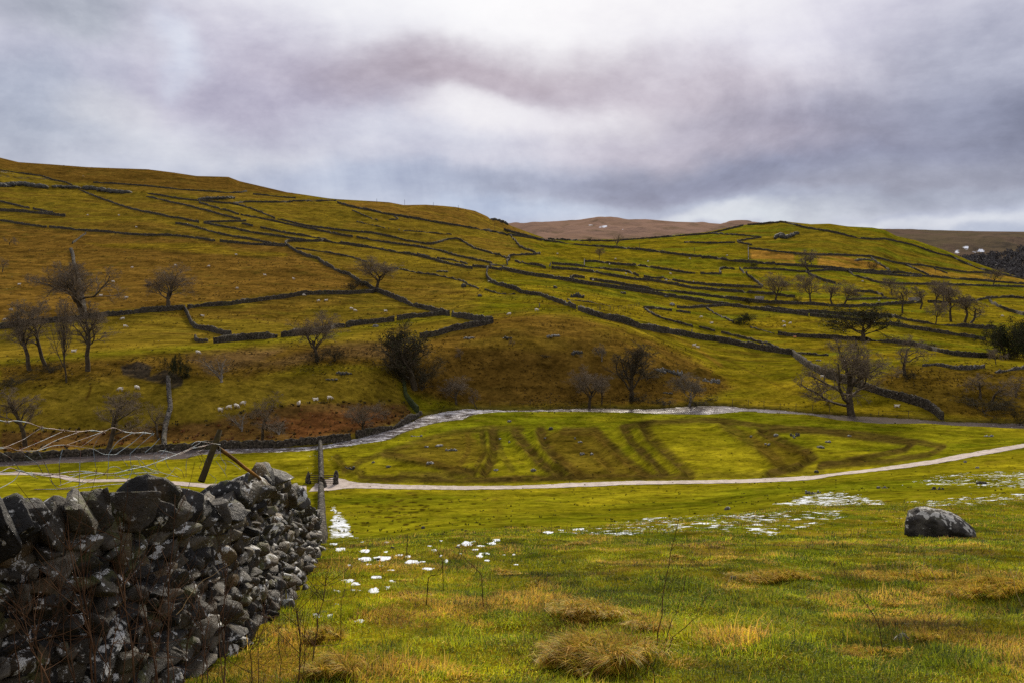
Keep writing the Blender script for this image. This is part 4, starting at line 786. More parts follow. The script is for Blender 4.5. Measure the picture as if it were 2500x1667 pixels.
TREES = [
 ('tall', 72, 903, 158, 95, 'tall bare tree leaning left, first of the left bank group', GL, -.12), ('tall3', 111, 891, 160, 70, 'bare tree with forked trunk, second from the left on the left bank', GL, -.05),
 ('upright', 162, 933, 196, 50, 'slender straight bare tree, lowest rooted of the left bank group', GL, .0), ('tall', 214, 906, 172, 105, 'forked bare tree at the right end of the left bank group', GL, .05),
 ('great2', 205, 772, 130, 165, 'broad bare tree standing by the wall behind the left bank group', GL, 0), ('round', 411, 755, 110, 100, 'solitary bare tree standing by the gateway in the left wall', GM, 0),
 ('tall2', 62, 1088, 155, 95, 'bare riverside tree nearest the left edge', GB, -.1), ('tall3', 258, 1104, 150, 90, 'dark forked riverside tree behind the loose wire at left', GB, .08), ('gnarl2', 387, 1072, 98, 52, 'small thin tree just left of the gully wall', GB, -.2),
 ('gnarl2', 639, 1074, 130, 75, 'crooked dead looking tree on the rusty bracken slope', GB, .05), ('round2', 883, 1059, 82, 92, 'low forked bare tree beside the far bank wall and white water', GB, 0),
 ('round3', 774, 882, 122, 105, 'bare tree with a dark thicket at its foot, on the middle left bank', GM, -.05), ('round', 1114, 987, 72, 62, 'small round bare tree left of where the river narrows', GB, 0),
 ('gnarl', 1165, 996, 55, 28, 'tiny leaning tree at the river bend', GB, -.35), ('gnarl2', 1125, 879, 34, 20, 'small scrubby tree on the dark slope of the knoll', None, 0), ('gnarl', 1250, 846, 20, 14, 'tiny thorn near the top left of the knoll', None, 0),
 ('round3', 1439, 994, 102, 86, 'grey twigged bare tree on the bank left of the upright one', GB, 0), ('tall', 1469, 987, 74, 32, 'thin bare tree squeezed between the grey twigged and the upright trees', GB, 0),
 ('dense', 1541, 978, 152, 92, 'tall upright fan shaped tree below the knoll', GB, 0), ('pale', 1469, 882, 46, 30, 'small pale tree high on the knoll behind the riverside trees', None, 0), ('pale', 1682, 990, 83, 80, 'pale leaning tree on the bank at the right foot of the knoll', GB, .15),
 ('round3', 921, 706, 78, 92, 'round bare tree at the meeting of walls on the left hillside', GM, .05), ('great', 2079, 1014, 186, 190, 'great bare tree at the river edge, the biggest on the right', GB, .03), ('wide', 2106, 834, 88, 150, 'big dark spreading tree on the long wall at right', GM, 0),
 ('gnarl', 2208, 915, 98, 84, 'bare tree right of the great one, on the rough bank', None, 0), ('round3', 1893, 740, 74, 62, 'leftmost of the row of bare trees on the right fields', GM, 0), ('round2', 1980, 741, 72, 66, 'second of the row of bare trees on the right fields', GM, 0),
 ('tall2', 2032, 745, 56, 42, 'third of the row of bare trees, close beside its neighbour', GM, 0), ('round', 2061, 747, 60, 48, 'last of the row of bare trees, leaning right', GM, .15), ('round2', 2178, 722, 44, 42, 'small bare tree at the left start of the right clump', GR, 0),
 ('tall', 2203, 764, 68, 42, 'bare tree standing forward at the left of the right clump', GR, 0), ('tall2', 2247, 755, 57, 36, 'slim bare tree in the middle left of the right clump', GR, 0), ('round', 2282, 744, 58, 50, 'bare tree in the back of the right clump, left of a twin', GR, 0),
 ('round2', 2305, 738, 54, 54, 'bare tree in the back of the right clump, right of its twin', GR, 0), ('round2', 2284, 791, 56, 44, 'low bare tree in front of the right clump by the upper long wall', GR, 0), ('tall3', 2322, 785, 82, 42, 'tall bare tree with a curved side branch in the right clump', GR, .03),
 ('tall2', 2355, 788, 82, 52, 'tall twin trunked tree near the right end of the clump', GR, 0), ('gnarl', 2370, 790, 58, 66, 'leaning bare tree at the right end of the clump', GR, .3), ('round2', 2425, 696, 41, 38, 'bare tree at the right foot of the green hill', None, 0),
 ('gnarl', 1974, 662, 52, 54, 'left leaning bare tree in front of the orange field', None, -.35), ('round', 1981, 647, 26, 24, 'small round tree behind the left leaning tree', None, 0), ('round2', 2432, 889, 40, 38, 'small tree in the pasture left of the dark wood edge', None, 0),
 ('gnarl', 2395, 972, 66, 66, 'bare tree on the rough right bank, left of two', None, -.1), ('gnarl2', 2422, 978, 68, 60, 'bare tree on the rough right bank, right of two', None, 0), ('gnarl', 2480, 968, 52, 56, 'stunted tree at the right edge above the river', None, .1),
 ('fan', 1506, 599, 34, 24, 'upright tree at the valley head against the far moor', None, 0), ('round', 1441, 594, 15, 13, 'tiny round tree at the valley head', None, 0), ('round2', 1463, 632, 27, 20, 'lone small tree among the plough terraces', None, 0),
 ('gnarl', 25, 599, 22, 26, 'tiny wind bent thorn near the left edge of the brown pasture', None, .5), ('gnarl2', 6, 665, 36, 24, 'small thorn cut by the left edge', None, .1), ('gnarl', 215, 905, 1, 1, '', None, 0)]
for key, u, v, h, w_, lb, g, ln in TREES[:-1]: tree(key, u, v, h, w_, lb, group=g, lean=ln, sink=.2)
BUSH = [('palefan', 540, 932, 66, 66, 'pale leafless scrub tree on the left bank', 'pale_scrub', 'bush'), ('ever', 432, 928, 64, 42, 'dark green evergreen bush beside the gully wall', 'evergreen_bush', 'bush'), ('ever', 1816, 792, 27, 44, 'round dark evergreen tree alone in the right pasture', 'evergreen_tree', 'tree'),
 ('ivied', 1012, 950, 160, 112, 'dark ivy clad tree above the bend of the river, left of the knoll', 'ivied_tree', 'tree'), ('bush', 1030, 952, 85, 110, 'dark thicket round the foot of the ivy clad tree', 'thicket', 'bush'), ('bush', 985, 940, 90, 60, 'dark thicket left of the foot of the ivy clad tree', 'thicket', 'bush'), ('bush', 818, 882, 40, 46, 'dark thicket right of the bare tree on the middle left bank', 'thicket', 'bush'),
 ('bush', 775, 886, 36, 60, 'dark thicket under the bare tree on the middle left bank', 'thicket', 'bush'), ('bush', 860, 714, 32, 44, 'dark thorn bush left of the round bare tree', 'thorn_bush', 'bush'), ('bush', 885, 700, 20, 50, 'low dark thorn bush against the foot of the round bare tree', 'thorn_bush', 'bush'), ('bush', 1560, 984, 26, 50, 'dark thicket at the foot of the fan shaped tree', 'thicket', 'bush'),
 ('bush', 1620, 988, 16, 60, 'low dark thicket on the bank right of the fan shaped tree', 'thicket', 'bush'), ('bush', 1698, 988, 18, 60, 'dark thicket at the foot of the pale leaning tree', 'thicket', 'bush'), ('bush', 1740, 980, 16, 34, 'small dark thicket by the river, right of the pale leaning tree', 'thicket', 'bush'),
 ('bush', 1580, 925, 34, 60, 'brown thicket on the knoll behind the fan shaped tree', 'thicket', 'bush'), ('bush', 2128, 660, 24, 26, 'round brown bush on the edge of the orange field', 'thorn_bush', 'bush'), ('bush', 1842, 652, 13, 20, 'small dark bush by the short pale wall', 'thorn_bush', 'bush'), ('bush', 2181, 668, 14, 26, 'low dark bush under the slanting walls right of the orange field', 'thorn_bush', 'bush'),
 ('bush', 1947, 742, 19, 22, 'small dark bush between the first two trees of the row', 'thorn_bush', 'bush'), ('bush', 1828, 742, 16, 24, 'small dark bush beside the thick dark wall', 'thorn_bush', 'bush'), ('bush', 2400, 1005, 46, 120, 'wide dark thicket on the lower right bank', 'thicket', 'bush'), ('bush', 2215, 925, 28, 40, 'dark thicket under the bare tree on the rough bank', 'thicket', 'bush'),
 ('ever', 2455, 878, 86, 100, 'dark dense tree at the left side of the right edge wood', 'dense_tree', 'tree'), ('ever', 2510, 880, 98, 110, 'dark dense tree at the right edge of the picture', 'dense_tree', 'tree'), ('bush', 2490, 1035, 50, 60, 'dark bush by the water at the right edge', 'thicket', 'bush'),
 ('bush', 2265, 850, 18, 40, 'scrubby brown bushes on the wall right of the big dark tree', 'thorn_bush', 'bush'), ('bush', 30, 945, 30, 90, 'dark scrub at the left edge under the tall trees', 'thicket', 'bush'), ('bush', 125, 910, 26, 70, 'dark scrub at the feet of the first tall trees', 'thicket', 'bush'),
 ('palefan', 590, 1052, 50, 50, 'pale scrub on the bracken slope left of the crooked tree', 'pale_scrub', 'bush'), ('palefan', 680, 1060, 34, 60, 'pale low scrub right of the crooked tree by the river', 'pale_scrub', 'bush'), ('palefan', 1660, 925, 18, 40, 'pale thorn scrub among rocks at the foot of the knoll', 'pale_scrub', 'bush'), ('bush', 1330, 872, 10, 24, 'small dark bush on the upper knoll', 'thorn_bush', 'bush')]
for key, u, v, h, w_, lb, nm, ct in BUSH: tree(key, u, v, h, w_, lb, name=nm, group={'thicket': 'dark thickets', 'thorn_bush': 'thorn bushes', 'pale_scrub': 'pale winter scrub'}.get(nm), cat=ct)
# the far-off wood on the right moor's foot: reads as one mass
rng = np.random.default_rng(77); WV, WQ, off = [], [], 0
wood_px = trace('D 1180,260 1500,330 1720,410 1850,400 1950,395 2050,372 2180,350 2300,335 2335,330 P 2700,590')
for i in range(1500):
    u = rng.uniform(2160, 2700); top = np.interp(u, wood_px[:, 0], wood_px[:, 1]); v = rng.uniform(top+6, 700); y = np.interp(v, [580, 700], [1750, 1000])*rng.uniform(.97, 1.03)
    if v < top+8+26*rng.random()**2*(u < 2330): continue
    s, t = st_arr(u, v); h = rng.uniform(8, 14); r = h*.5; n = 46
    th = rng.uniform(0, 2*math.pi, n); ph = rng.uniform(-.6, 1.5, n); c = np.stack([np.cos(th)*np.cos(ph)*r, np.sin(th)*np.cos(ph)*r, h*.5+np.sin(ph)*h*.5], 1)*rng.uniform(.55, 1, (n, 1)); c += np.array([s*y, y, t*y-6])
    nn = rng.normal(0, 1, (n, 3)); a = unit(np.cross(nn, rng.normal(0, 1, (n, 3)))); b = unit(np.cross(nn, a)); sz = rng.uniform(.6, 1.9, (n, 1))
    WV.append(np.stack([c-a*sz, c-b*sz, c+a*sz, c+b*sz], 1).reshape(-1, 3)); WQ.append(np.arange(n*4).reshape(n, 4)+off); off += n*4
o = mesh_obj('distant_wood', np.concatenate(WV), np.concatenate(WQ), bark('distant_wood', (.075, .070, .068), (.11, .098, .09)), smooth=False); tag(o, 'dark leafless wood filling the dip of the far moor at right', 'wood', kind='stuff')  # distance haze mixed into the twig colour as a lighter grey
# ================================================================== ROCKS
def ico(sub):
    bm = bmesh.new(); bmesh.ops.create_icosphere(bm, subdivisions=sub, radius=1); V = np.array([v.co[:] for v in bm.verts]); T_ = np.array([[v.index for v in f.verts] for f in bm.faces]); bm.free(); return V, T_
ICO = {2: ico(2), 3: ico(3), 4: ico(4), 5: ico(5)}
def rocks(C_, Sz, Rm, sub, rng, planes=9, lo=.55, hi=.92, rough=.05):
    """angular stones: spheres cut by random planes. C (n,3), Sz (n,3), Rm (n,3,3)"""
    V0, T_ = ICO[sub]; n = len(C_); V = np.repeat(V0[None], n, 0)
    for _ in range(planes):
        nn = unit(rng.normal(0, 1, (n, 3))); d = rng.uniform(lo, hi, n)[:, None]; ex = np.maximum((V*nn[:, None]).sum(-1)-d, 0); V = V-ex[..., None]*nn[:, None]
    q = V*2.3+rng.uniform(0, 50, (n, 1, 3)); V = V*(1+rough*(fbm(q[..., 0]*1.3+q[..., 2], q[..., 1]*1.3, 7, 3)+.5*fbm(q[..., 2]*4, q[..., 0]*4+q[..., 1], 8, 2)))[..., None]
    V = np.einsum('nij,nvj->nvi', Rm, V*Sz[:, None])+C_[:, None]
    return V, (T_[None]+np.arange(n)[:, None, None]*len(V0))
def rot3(rng, n, amt=1.0):
    a = rng.uniform(-1, 1, (n, 3))*np.array([.5, .5, math.pi])*amt; R_ = []
    for x, y, z in a: R_.append(np.array((Matrix.Rotation(z, 3, 'Z')@Matrix.Rotation(y, 3, 'Y')@Matrix.Rotation(x, 3, 'X'))))
    return np.array(R_)
def rock_mat(name, c1, c2, lichen, lo=.56, sc=1.0, moss=.3, nzw=.05):
    m, nt, b = new_mat(name); co = nt.new('ShaderNodeNewGeometry').outputs['Position']; nz = nt.new('ShaderNodeSeparateXYZ', i_0=nt.new('ShaderNodeNewGeometry').outputs['Normal']).outputs[2]
    c = nt.mix(nt.ramp(nt.noise(co, 3*sc, 6, .65), .4, .62), c1, c2); c = nt.mix(nt.ramp(nt.noise(co, 1.3*sc, 4, .6), .55, .7, 0, moss), c, (.055, .06, .014))
    l = nt.ramp(nt.math('ADD', nt.noise(co, 4.5*sc, 4, .55, .4), nt.math('MULTIPLY', nz, nzw)), lo, lo+.035); c = nt.mix(l, c, lichen)
    nt.l.new(c, b.inputs['Base Color']); b.inputs['Roughness'].default_value = .8; b.inputs['Specular IOR Level'].default_value = .3
    bump(nt, b, nt.math('ADD', nt.noise(co, 7*sc, 6, .7), nt.math('MULTIPLY', nt.noise(co, 30*sc, 3, .6), .25)), .09/sc, .9); return m
M_ROCK = rock_mat('limestone', (.07, .062, .05), (.15, .135, .11), (.5, .5, .47), .60, 1.2); M_DROCK = rock_mat('dark_rock', (.025, .022, .016), (.055, .048, .034), (.24, .23, .2), .64, 1.2)
rng = np.random.default_rng(12)
def rock(u, v, w_, h, label, dark=False, n=3, group='limestone boulders in the fields', ymin=35):
    p = hit(u, v, ymin); k = p[1]/F; W_, H = w_*k, h*k
    C_ = rng.normal(0, .22, (n, 3))*np.array([W_, W_*.6, 0]); C_[0] = 0; Sz = np.stack([np.full(n, W_*.55), np.full(n, W_*.45), np.full(n, H*.9)], 1)*rng.uniform(.55, .95, (n, 1)); Sz[0] = (W_*.5, W_*.4, H*.85)
    if w_ >= 18 and n == 3:
        n = int(w_/3.2); C_ = np.stack([np.linspace(-.5, .5, n)*W_, rng.normal(0, W_*.12, n), rng.uniform(-.3, .1, n)*H], 1); Sz = np.stack([W_/n*rng.uniform(.9, 1.5, n), W_/n*rng.uniform(.8, 1.3, n), H*rng.uniform(.35, .8, n)], 1)
    V, T_ = rocks(C_, Sz, rot3(rng, n, .35), 3 if w_ > 24 and n == 1 else 2, rng); o = mesh_obj('boulder', V.reshape(-1, 3), T_.reshape(-1, 3), M_DROCK if dark else M_ROCK, smooth=False); o.location = p+np.array([0, 0, H*.05])
    tag(o, label, 'boulder', group)
ROCKS = [(1244,1029,12,6,'grey stones near the river bend at the top of the meadow',0),(1017,1065,22,6,'low grey rocks on the near bank of the white water',0),(1102,1099,24,9,'largest cluster of pale rocks on the meadow, left of the ring marks',0),(1070,1088,16,5,'line of small pale stones left of the largest rock cluster',0),
 (1040,1091,10,4,'small pale stone at the left end of the stone line',0),(912,1129,8,5,'pale stone alone near the left end of the meadow',0),(853,1143,20,8,'brown grass topped rock nearest the gate wall',1),(946,1139,14,6,'dark low rock in the left meadow',1),(1047,1131,16,6,'grey low rock on the dark band of the meadow',0),
 (1221,1072,8,5,'small pale stone between the first curved ruts',0),(1212,1148,12,6,'pale stones near the lower end of the first ruts',0),(1243,1079,7,4,'tiny pale stone right of the first curved ruts',0),(1345,1048,14,9,'dark squat boulder at the top of the second rut',1),(1302,1149,16,7,'grey boulder near the path in the middle meadow',0),
 (1330,1070,6,4,'tiny stone inside the second rut',0),(1404,1071,6,5,'tiny pale stone on the brown patch of the meadow',0),(1418,1079,10,5,'pale stone on the brown patch of the meadow',0),(1422,1109,10,6,'upper stone of a pair low on the brown patch',0),(1445,1109,9,6,'right hand stone of a pair low on the brown patch',0),(1834,1066,8,5,'small grey stone left of the right hand loop mark',0),
 (1896,1063,12,6,'grey stone at the left inside of the right hand loop mark',0),(1941,1064,18,12,'dark rock with a pale stone in the right hand loop mark',1),(1938,1068,7,5,'pale stone leaning on the dark rock in the loop mark',0),(2023,1079,13,6,'grey stone in the middle of the right hand loop mark',0),(2007,1093,16,7,'low grey stones in the lower part of the right hand loop mark',0),
 (2071,1064,9,4,'small pale stone on the upper line of the loop mark',0),(2414,1065,18,7,'grey boulder near the river at the right',0),(1868,1084,7,4,'little stone on the dark left bank of the loop mark',0),(1877,1086,9,5,'second little stone on the dark left bank of the loop mark',0),(1993,1152,12,7,'dark rock just above the path at right',1),(2356,1128,10,7,'pale stone just below the path at right',0),
 (2387,1142,12,5,'flat pale stone below the path at right',0),(2399,1180,16,9,'dark boulder on the right snow band',1),(1986,1204,34,10,'low rocks above the large snow patch',0),(2154,1191,20,7,'low pale rocks between the snow patch and snow band',0),(1776,1243,17,10,'rounded grey boulder above the long snow band',0),(2290,1194,26,9,'grassy dark rock in the right snow band',1),
 (1079,664,22,8,'dark rock outcrop in the olive pasture right of the round bare tree',1),(1131,701,14,10,'dark boulder left of the low ruined wall',1),(1172,724,9,7,'dark boulder below the low ruined wall',1),(915,799,12,9,'lone grey boulder below the bench wall',0),(1354,703,11,6,'dark boulder in the bright pasture left of the earth bank',1),
 (1518,717,10,5,'brown stones in the bright pasture centre',1),(1627,726,11,6,'dark boulder below the thick dark wall',1),(1409,726,30,16,'dark face of the small earth bank in the centre pasture',1),(1145,826,24,6,'grey scattered stones on the shoulder of the knoll',0),(1350,821,26,7,'pale rock outcrop on the upper knoll',0),(1238,826,18,7,'dark outcrop at the left of the upper knoll',1),
 (1409,862,22,14,'dark broken rock step on the knoll',1),(1610,905,26,12,'grey crag low on the right side of the knoll',0),(1650,912,30,13,'grey crag right of the first one low on the knoll',0),(1735,932,40,14,'jumbled grey rocks at the right foot of the knoll',0),(1630,960,20,6,'dark overhung rock at the foot of the knoll',1),(840,912,34,9,'mossy rock outcrop on the left bank',1),(808,926,26,5,'thin mossy outcrop left of the rock outcrop on the left bank',1),
 (2000,880,14,4,'small stones behind the great bare tree',0),(1640,745,14,7,'grey rocks below the thick dark wall',0),(2115,830,20,6,'stones at the foot of the big dark tree',0)]
for u, v, w_, h, lb, dk in ROCKS: rock(u, v, w_, h, lb, bool(dk))
# scar outcrops along the top of the left hill
for q, lb, hh in (('A 0,350 60,345 120,338 200,340 280,350 360,362', 'dark limestone scar at the left edge of the upper hillside', 13), ('A 440,355 500,360 560,362 640,364', 'small dark scar right of the left edge scar', 9), ('A 690,368 760,372 850,388 950,400 1050,408', 'long broken limestone scar on the upper left hillside', 12),
                  ('A 1640,458 1750,452 1900,448', 'dark scar just under the left moor top', 9), ('D 325,275 345,250 370,262', 'small dark crag on the left flank of the green hill', 14), ('D 380,272 430,255 490,232', 'thin rock ledge right of the small dark crag on the green hill', 9),
                  ('B 1840,458 1880,462 1920,475 1960,492', 'crag on the nose of the left hill spur', 9), ('D 970,455 1030,448 1090,455', 'dark rocks above the left slanting wall', 7), ('G 1190,510 1260,515 1330,545', 'line of grey crags low on the knoll', 9)):
    px = resample(trace(q), step=1.4); n = len(px); C_ = np.array([hit(u, v, 150) for u, v in px]); k = C_[:, 1:2]/F*hh
    Sz = np.concatenate([k*rng.uniform(.5, 1.1, (n, 1)), k*rng.uniform(.4, .7, (n, 1)), k*rng.uniform(.3, .7, (n, 1))], 1); V, T_ = rocks(C_, Sz, rot3(rng, n, .4), 2, rng)
    c0 = C_.mean(0); o = mesh_obj('rock_outcrop', V.reshape(-1, 3)-c0, T_.reshape(-1, 3), M_DROCK, smooth=False); o.location = c0; tag(o, lb, 'outcrop', 'limestone outcrops')
# ================================================================== SHEEP
def make_sheep(variant):
    P = [(-.42, 0, .62, .20), (-.15, 0, .64, .27), (.15, 0, .63, .26), (.38, 0, .66, .19)]
    P += {'graze': [(.56, 0, .52, .11), (.70, 0, .28, .085), (.80, 0, .14, .05)], 'stand': [(.52, 0, .82, .11), (.62, 0, .93, .095), (.77, 0, .90, .055)], 'lie': [(.50, 0, .80, .11), (.60, 0, .90, .095), (.74, 0, .86, .055)]}[variant]
    E_ = [(i, i+1) for i in range(6)]; lz = .33 if variant == 'lie' else 0
    for bi, x in ((0, -.36), (3, .34)):
        for sy in (-.13, .13):
            i = len(P)
            if variant == 'lie': P += [(x, sy*1.6, .40, .07), (x+.16, sy*1.9, .37, .045)]
            else: P += [(x, sy, .38, .075), (x+.02, sy, .2, .04), (x, sy, .02, .035)]
            E_.append((bi, i)); E_ += [(j, j+1) for j in range(i, len(P)-1)]
    for sy in (-1, 1): i = len(P); P.append((P[5][0]-.03, sy*.13, P[5][2]+.04, .02)); E_.append((5, i))
    me = bpy.data.meshes.new('sheep'); me.from_pydata([(p[0], p[1], p[2]-lz) for p in P], E_, []); o = bpy.data.objects.new('sheep', me); COL.objects.link(o)
    md = o.modifiers.new('s', 'SKIN'); sk = me.skin_vertices[0].data
    for i, p in enumerate(P): sk[i].radius = (p[3], p[3]); sk[i].use_root = i == 1
    ms_ = o.modifiers.new('b', 'SUBSURF'); ms_.levels = ms_.render_levels = 1
    ev = o.evaluated_get(bpy.context.evaluated_depsgraph_get()); m2 = bpy.data.meshes.new_from_object(ev); o.modifiers.clear(); o.data = m2; m2.materials.clear()
    m2.materials.append(M_WOOL); m2.materials.append(M_FACE)
    for pl in m2.polygons: c = pl.center; pl.use_smooth = True; pl.material_index = 1 if (c.x > .56 or c.z+lz < .34 and abs(c.y) > .02 and variant != 'lie') else 0
    return o
def plain(name, c, rough=.9):
    m, nt, b = new_mat(name); co = nt.new('ShaderNodeNewGeometry').outputs['Position']; nt.l.new(nt.mix(nt.ramp(nt.noise(co, 14, 3, .6), .3, .7), tuple(x*.75 for x in c), c), b.inputs['Base Color']); b.inputs['Roughness'].default_value = rough; return m
M_WOOL = plain('wool', (.72, .64, .52)); M_FACE = plain('sheep_face', (.34, .28, .22)); M_WORANGE = plain('orange_marked_wool', (.7, .3, .12))
SP = [make_sheep(v) for v in ('graze', 'stand', 'lie')]; used_ = [False]*3
SHEEP = [(47,698,'in the brown pasture near the left edge, above the tall trees'),(27,760,'by the left edge just above the sloping wall'),(13,784,'at the left edge, right against the sloping wall'),(277,691,'in the brown pasture, upper right of the broad bare tree'),(309,728,'in the brown pasture between the broad and the solitary bare trees'),(246,723,'among the right branches of the broad bare tree'),
 (323,656,'high in the brown pasture, above the solitary bare tree'),(429,651,'just above the crown of the solitary bare tree'),(510,653,'in the brown pasture, upper right of the solitary bare tree'),(577,623,'high in the brown pasture under the gateway gap'),(647,675,'in the right part of the brown pasture'),(579,707,'in the brown pasture just above the level wall'),
 (300,782,'upper of two in the lower left field beside the tall trees'),(306,801,'lower of two in the lower left field beside the tall trees'),(495,773,'beside the wall that curls into the sheepfold'),(171,788,'in front of the sloping wall among the tall trees'),(214,527,'high on the left hillside below the slanting wall'),(290,528,'high on the left hillside, right of its fellow'),(333,557,'on the left hillside just above the long wall'),
 (717,684,'in the brown pasture below the dropping wall'),(742,724,'against the level wall left of the round bare tree'),(796,735,'on the left part of the walled field below the round bare tree'),(778,738,'on the dark strip in the walled field below the round bare tree'),(858,757,'in the middle of the walled field, left one of a close pair'),(867,762,'in the middle of the walled field, right one of a close pair'),(942,761,'in the right part of the walled field'),
 (721,807,'at the bench wall, left of the bare tree crown'),(1194,690,'at the winding wall below the valley head'),(1310,761,'on the green track above the knoll'),(1243,771,'on the brow of the knoll'),(1712,777,'in the pasture left of the round evergreen'),(1737,790,'in the pasture just below left of the round evergreen'),(1694,847,'on the edge of the knoll, left one of a pair'),(1704,849,'on the edge of the knoll, right one of a pair'),
 (1913,789,'in the striped pasture, upper left of three'),(1929,792,'in the striped pasture, right one of three'),(1915,799,'in the striped pasture, lowest of three'),(1940,824,'marked orange, below the wall right of the evergreen'),(2229,803,'between the two long walls at right'),(2358,869,'on the wall line left of the dark wood'),(2447,774,'in the pasture right of the clump of trees'),(2146,737,'in the narrow field left of the clump of trees'),(2008,924,'left of the great bare tree, under the curving wall'),
 (180,859,'on the green track behind the tall left trees'),(294,955,'on the left bank slope, left one of two apart'),(335,951,'on the left bank slope, right one of two apart'),(484,865,'on the green track below the sheepfold'),(539,1006,'first and lowest in the line of four above the bracken'),(560,999,'second in the line of four above the bracken'),(578,996,'third in the line of four above the bracken'),(594,989,'last and highest in the line of four above the bracken'),
 (730,990,'facing away on the edge of the bracken'),(771,977,'above the bracken, left one of two'),(805,976,'above the bracken, right one of two'),(2189,993,'on the river bank right of the great bare tree')]
for i, (u, v, lb) in enumerate(SHEEP):
    k = int(RNG.choice([0, 0, 0, 1, 2])); k = 1 if u == 730 else k; p = hit(u, v, 100)
    if used_[k]: o = SP[k].copy(); COL.objects.link(o)
    else: o = SP[k]; used_[k] = True
    if 'orange' in lb: o = SP[k] if False else o; o.data = o.data.copy(); o.data.materials[0] = M_WORANGE
    o.location = p-np.array([0, 0, .03]); o.scale = (.98,)*3; o.rotation_euler = (0, 0, RNG.choice([0, math.pi])+RNG.uniform(-.6, .6) if u != 730 else 1.5)
    tag(o, 'pale sheep '+lb, 'sheep', 'sheep scattered over the fields')
# far field specks of sheep on the terraces
for i, (u, v, lb) in enumerate([(1361,622,'left part of the plough terraces'),(1503,635,'middle of the plough terraces'),(1582,641,'right of the lone small tree on the terraces'),(1637,671,'between two terrace walls, right'),(1488,648,'just above the terrace wall with a pale cross wall'),(1684,634,'near the right end of the upper terraces'),(1775,626,'under the corner of the orange field'),(1528,671,'on the lower terraces'),(1627,687,'on the strip above the long terrace wall'),(1448,687,'on the strip above the thick dark wall'),(1693,692,'near the end of the lower terraces'),(2106,689,'in the green field above the row walls')]):
    o = SP[0].copy(); COL.objects.link(o); o.location = hit(u, v, 100); o.rotation_euler = (0, 0, RNG.uniform(0, 6)); o.scale = (1.1,)*3; tag(o, 'tiny white sheep '+lb, 'sheep', 'sheep scattered over the fields')
# ================================================================== FENCES, POSTS, GATE
def beam(a, b, r, sides=5, jit=.0): return tubes(np.array([[a, b]]), np.array([[r, r*.92]]), sides)
def post_fence(txt, label, gap, h, wires=2, stakes_h=None):
    W = np.array([hit(u, v, 100) for u, v in resample(trace(txt), step=3)]); L = resample(W[:, :2], step=gap); root = empty('wooden_fence', tuple(hit(*trace(txt)[0], 100))); tag(root, label, 'fence', 'post fences'); l0 = np.array(root.location); tops = []
    for i, (x, y) in enumerate(L[:95]):
        z = float(z_at(x, y)); hh = h*RNG.uniform(.85, 1.15); a = np.array([x, y, z-.2])-l0; b = np.array([x+RNG.normal(0, .05), y, z+hh])-l0; V, Q = beam(a, b, .055); cap = [Q, np.array([[5, 6, 7, 8]])]
        mesh_obj('post', V, cap, M_BARK, root, smooth=False); tops.append(b)
    tops = np.array(tops)
    for k in range(wires): P = tops*1; P[:, 2] -= h*(.15+.4*k); V, Q = tubes(P[None], np.full((1, len(P)), .012), 3); mesh_obj('wire', V, Q, M_BARK, root)
def wire_mat():
    m, nt, b = new_mat('galvanised_wire'); co = nt.new('ShaderNodeNewGeometry').outputs['Position']; r = nt.ramp(nt.noise(co, 3.2, 5, .7), .47, .56)
    nt.l.new(nt.mix(r, (.19, .25, .275), (.11, .04, .018)), b.inputs['Base Color']); b.inputs['Roughness'].default_value = .5; return m
M_WIRE = wire_mat()
post_fence('C 755,842 830,858 920,865 1000,868 1080,862 1150,845 1205,832', 'wooden stake fence bending across the centre pasture by the gap in the wall', 2.2, 1.5)
post_fence('C 1510,838 1600,842 1700,832 1800,822 1900,815', 'short stake fence beside the wall below the thick dark wall', 3.0, 1.3, 1)
post_fence('G -180,800 0,800 200,792 500,805 800,800', 'post and wire fence along the far river bank below the knoll', 4.0, 1.2)
post_fence('H -40,795 100,795 300,815 550,838 750,850', 'post and wire fence on the far bank left of the great bare tree', 3.2, 1.2)
post_fence('H 1150,880 1300,885 1500,892 1650,900', 'post and wire fence on the far bank right of the great bare tree', 4.0, 1.1)
for u, v, h, lb, nm in ((920,499,13,'leftmost pole on the skyline','p'),(988,501,13,'tallest skyline pole, second from the left','p'),(1058,505,10,'third skyline pole','p'),(1119,515,13,'rightmost skyline pole near the spur','p'),(801,492,6,'stubby post on the skyline wall','s'),(1208,560,15,'pole low on the brown spur','p'),
    (1561,607,13,'thin pole standing by the wall in the valley head','p'),(1423,596,12,'thin pole at the valley head near the tiny tree','p'),(1695,618,14,'thin pole left of the orange field','p'),(2283,668,16,'pole in the rightmost orange field','p'),(1833,633,14,'thin pole inside the left end of the orange field','p'),(1689,811,7,'stub post standing on the tall thick wall','s'),(1317,750,9,'upright post at the wall gap above the knoll','s')):
    p = hit(u, v, 150); H = h*p[1]/F; V, Q = beam((0, 0, -.3), (0, 0, H), .14 if nm == 'p' else .2, 6); o = mesh_obj('pole' if nm == 'p' else 'post', V, [Q, np.array([[6, 7, 8, 9], [6, 9, 10, 11]])], M_WOOD if nm == 's' else M_BARK, smooth=False); o.location = p; tag(o, 'thin wooden '+lb if nm == 'p' else lb, 'pole' if nm == 'p' else 'post', 'poles on the hillside' if nm == 'p' else None)
p = hit(1342, 651, 150); V, T_ = rocks(np.zeros((1, 3)), np.array([[.5, .4, 2.4]]), rot3(rng, 1, .1), 3, rng, 8); o = mesh_obj('gatepost', V.reshape(-1, 3), T_.reshape(-1, 3), M_ROCK, smooth=False); o.location = p; o.rotation_euler = (0, .25, 0); tag(o, 'pale leaning stone gatepost in the valley head', 'gatepost')
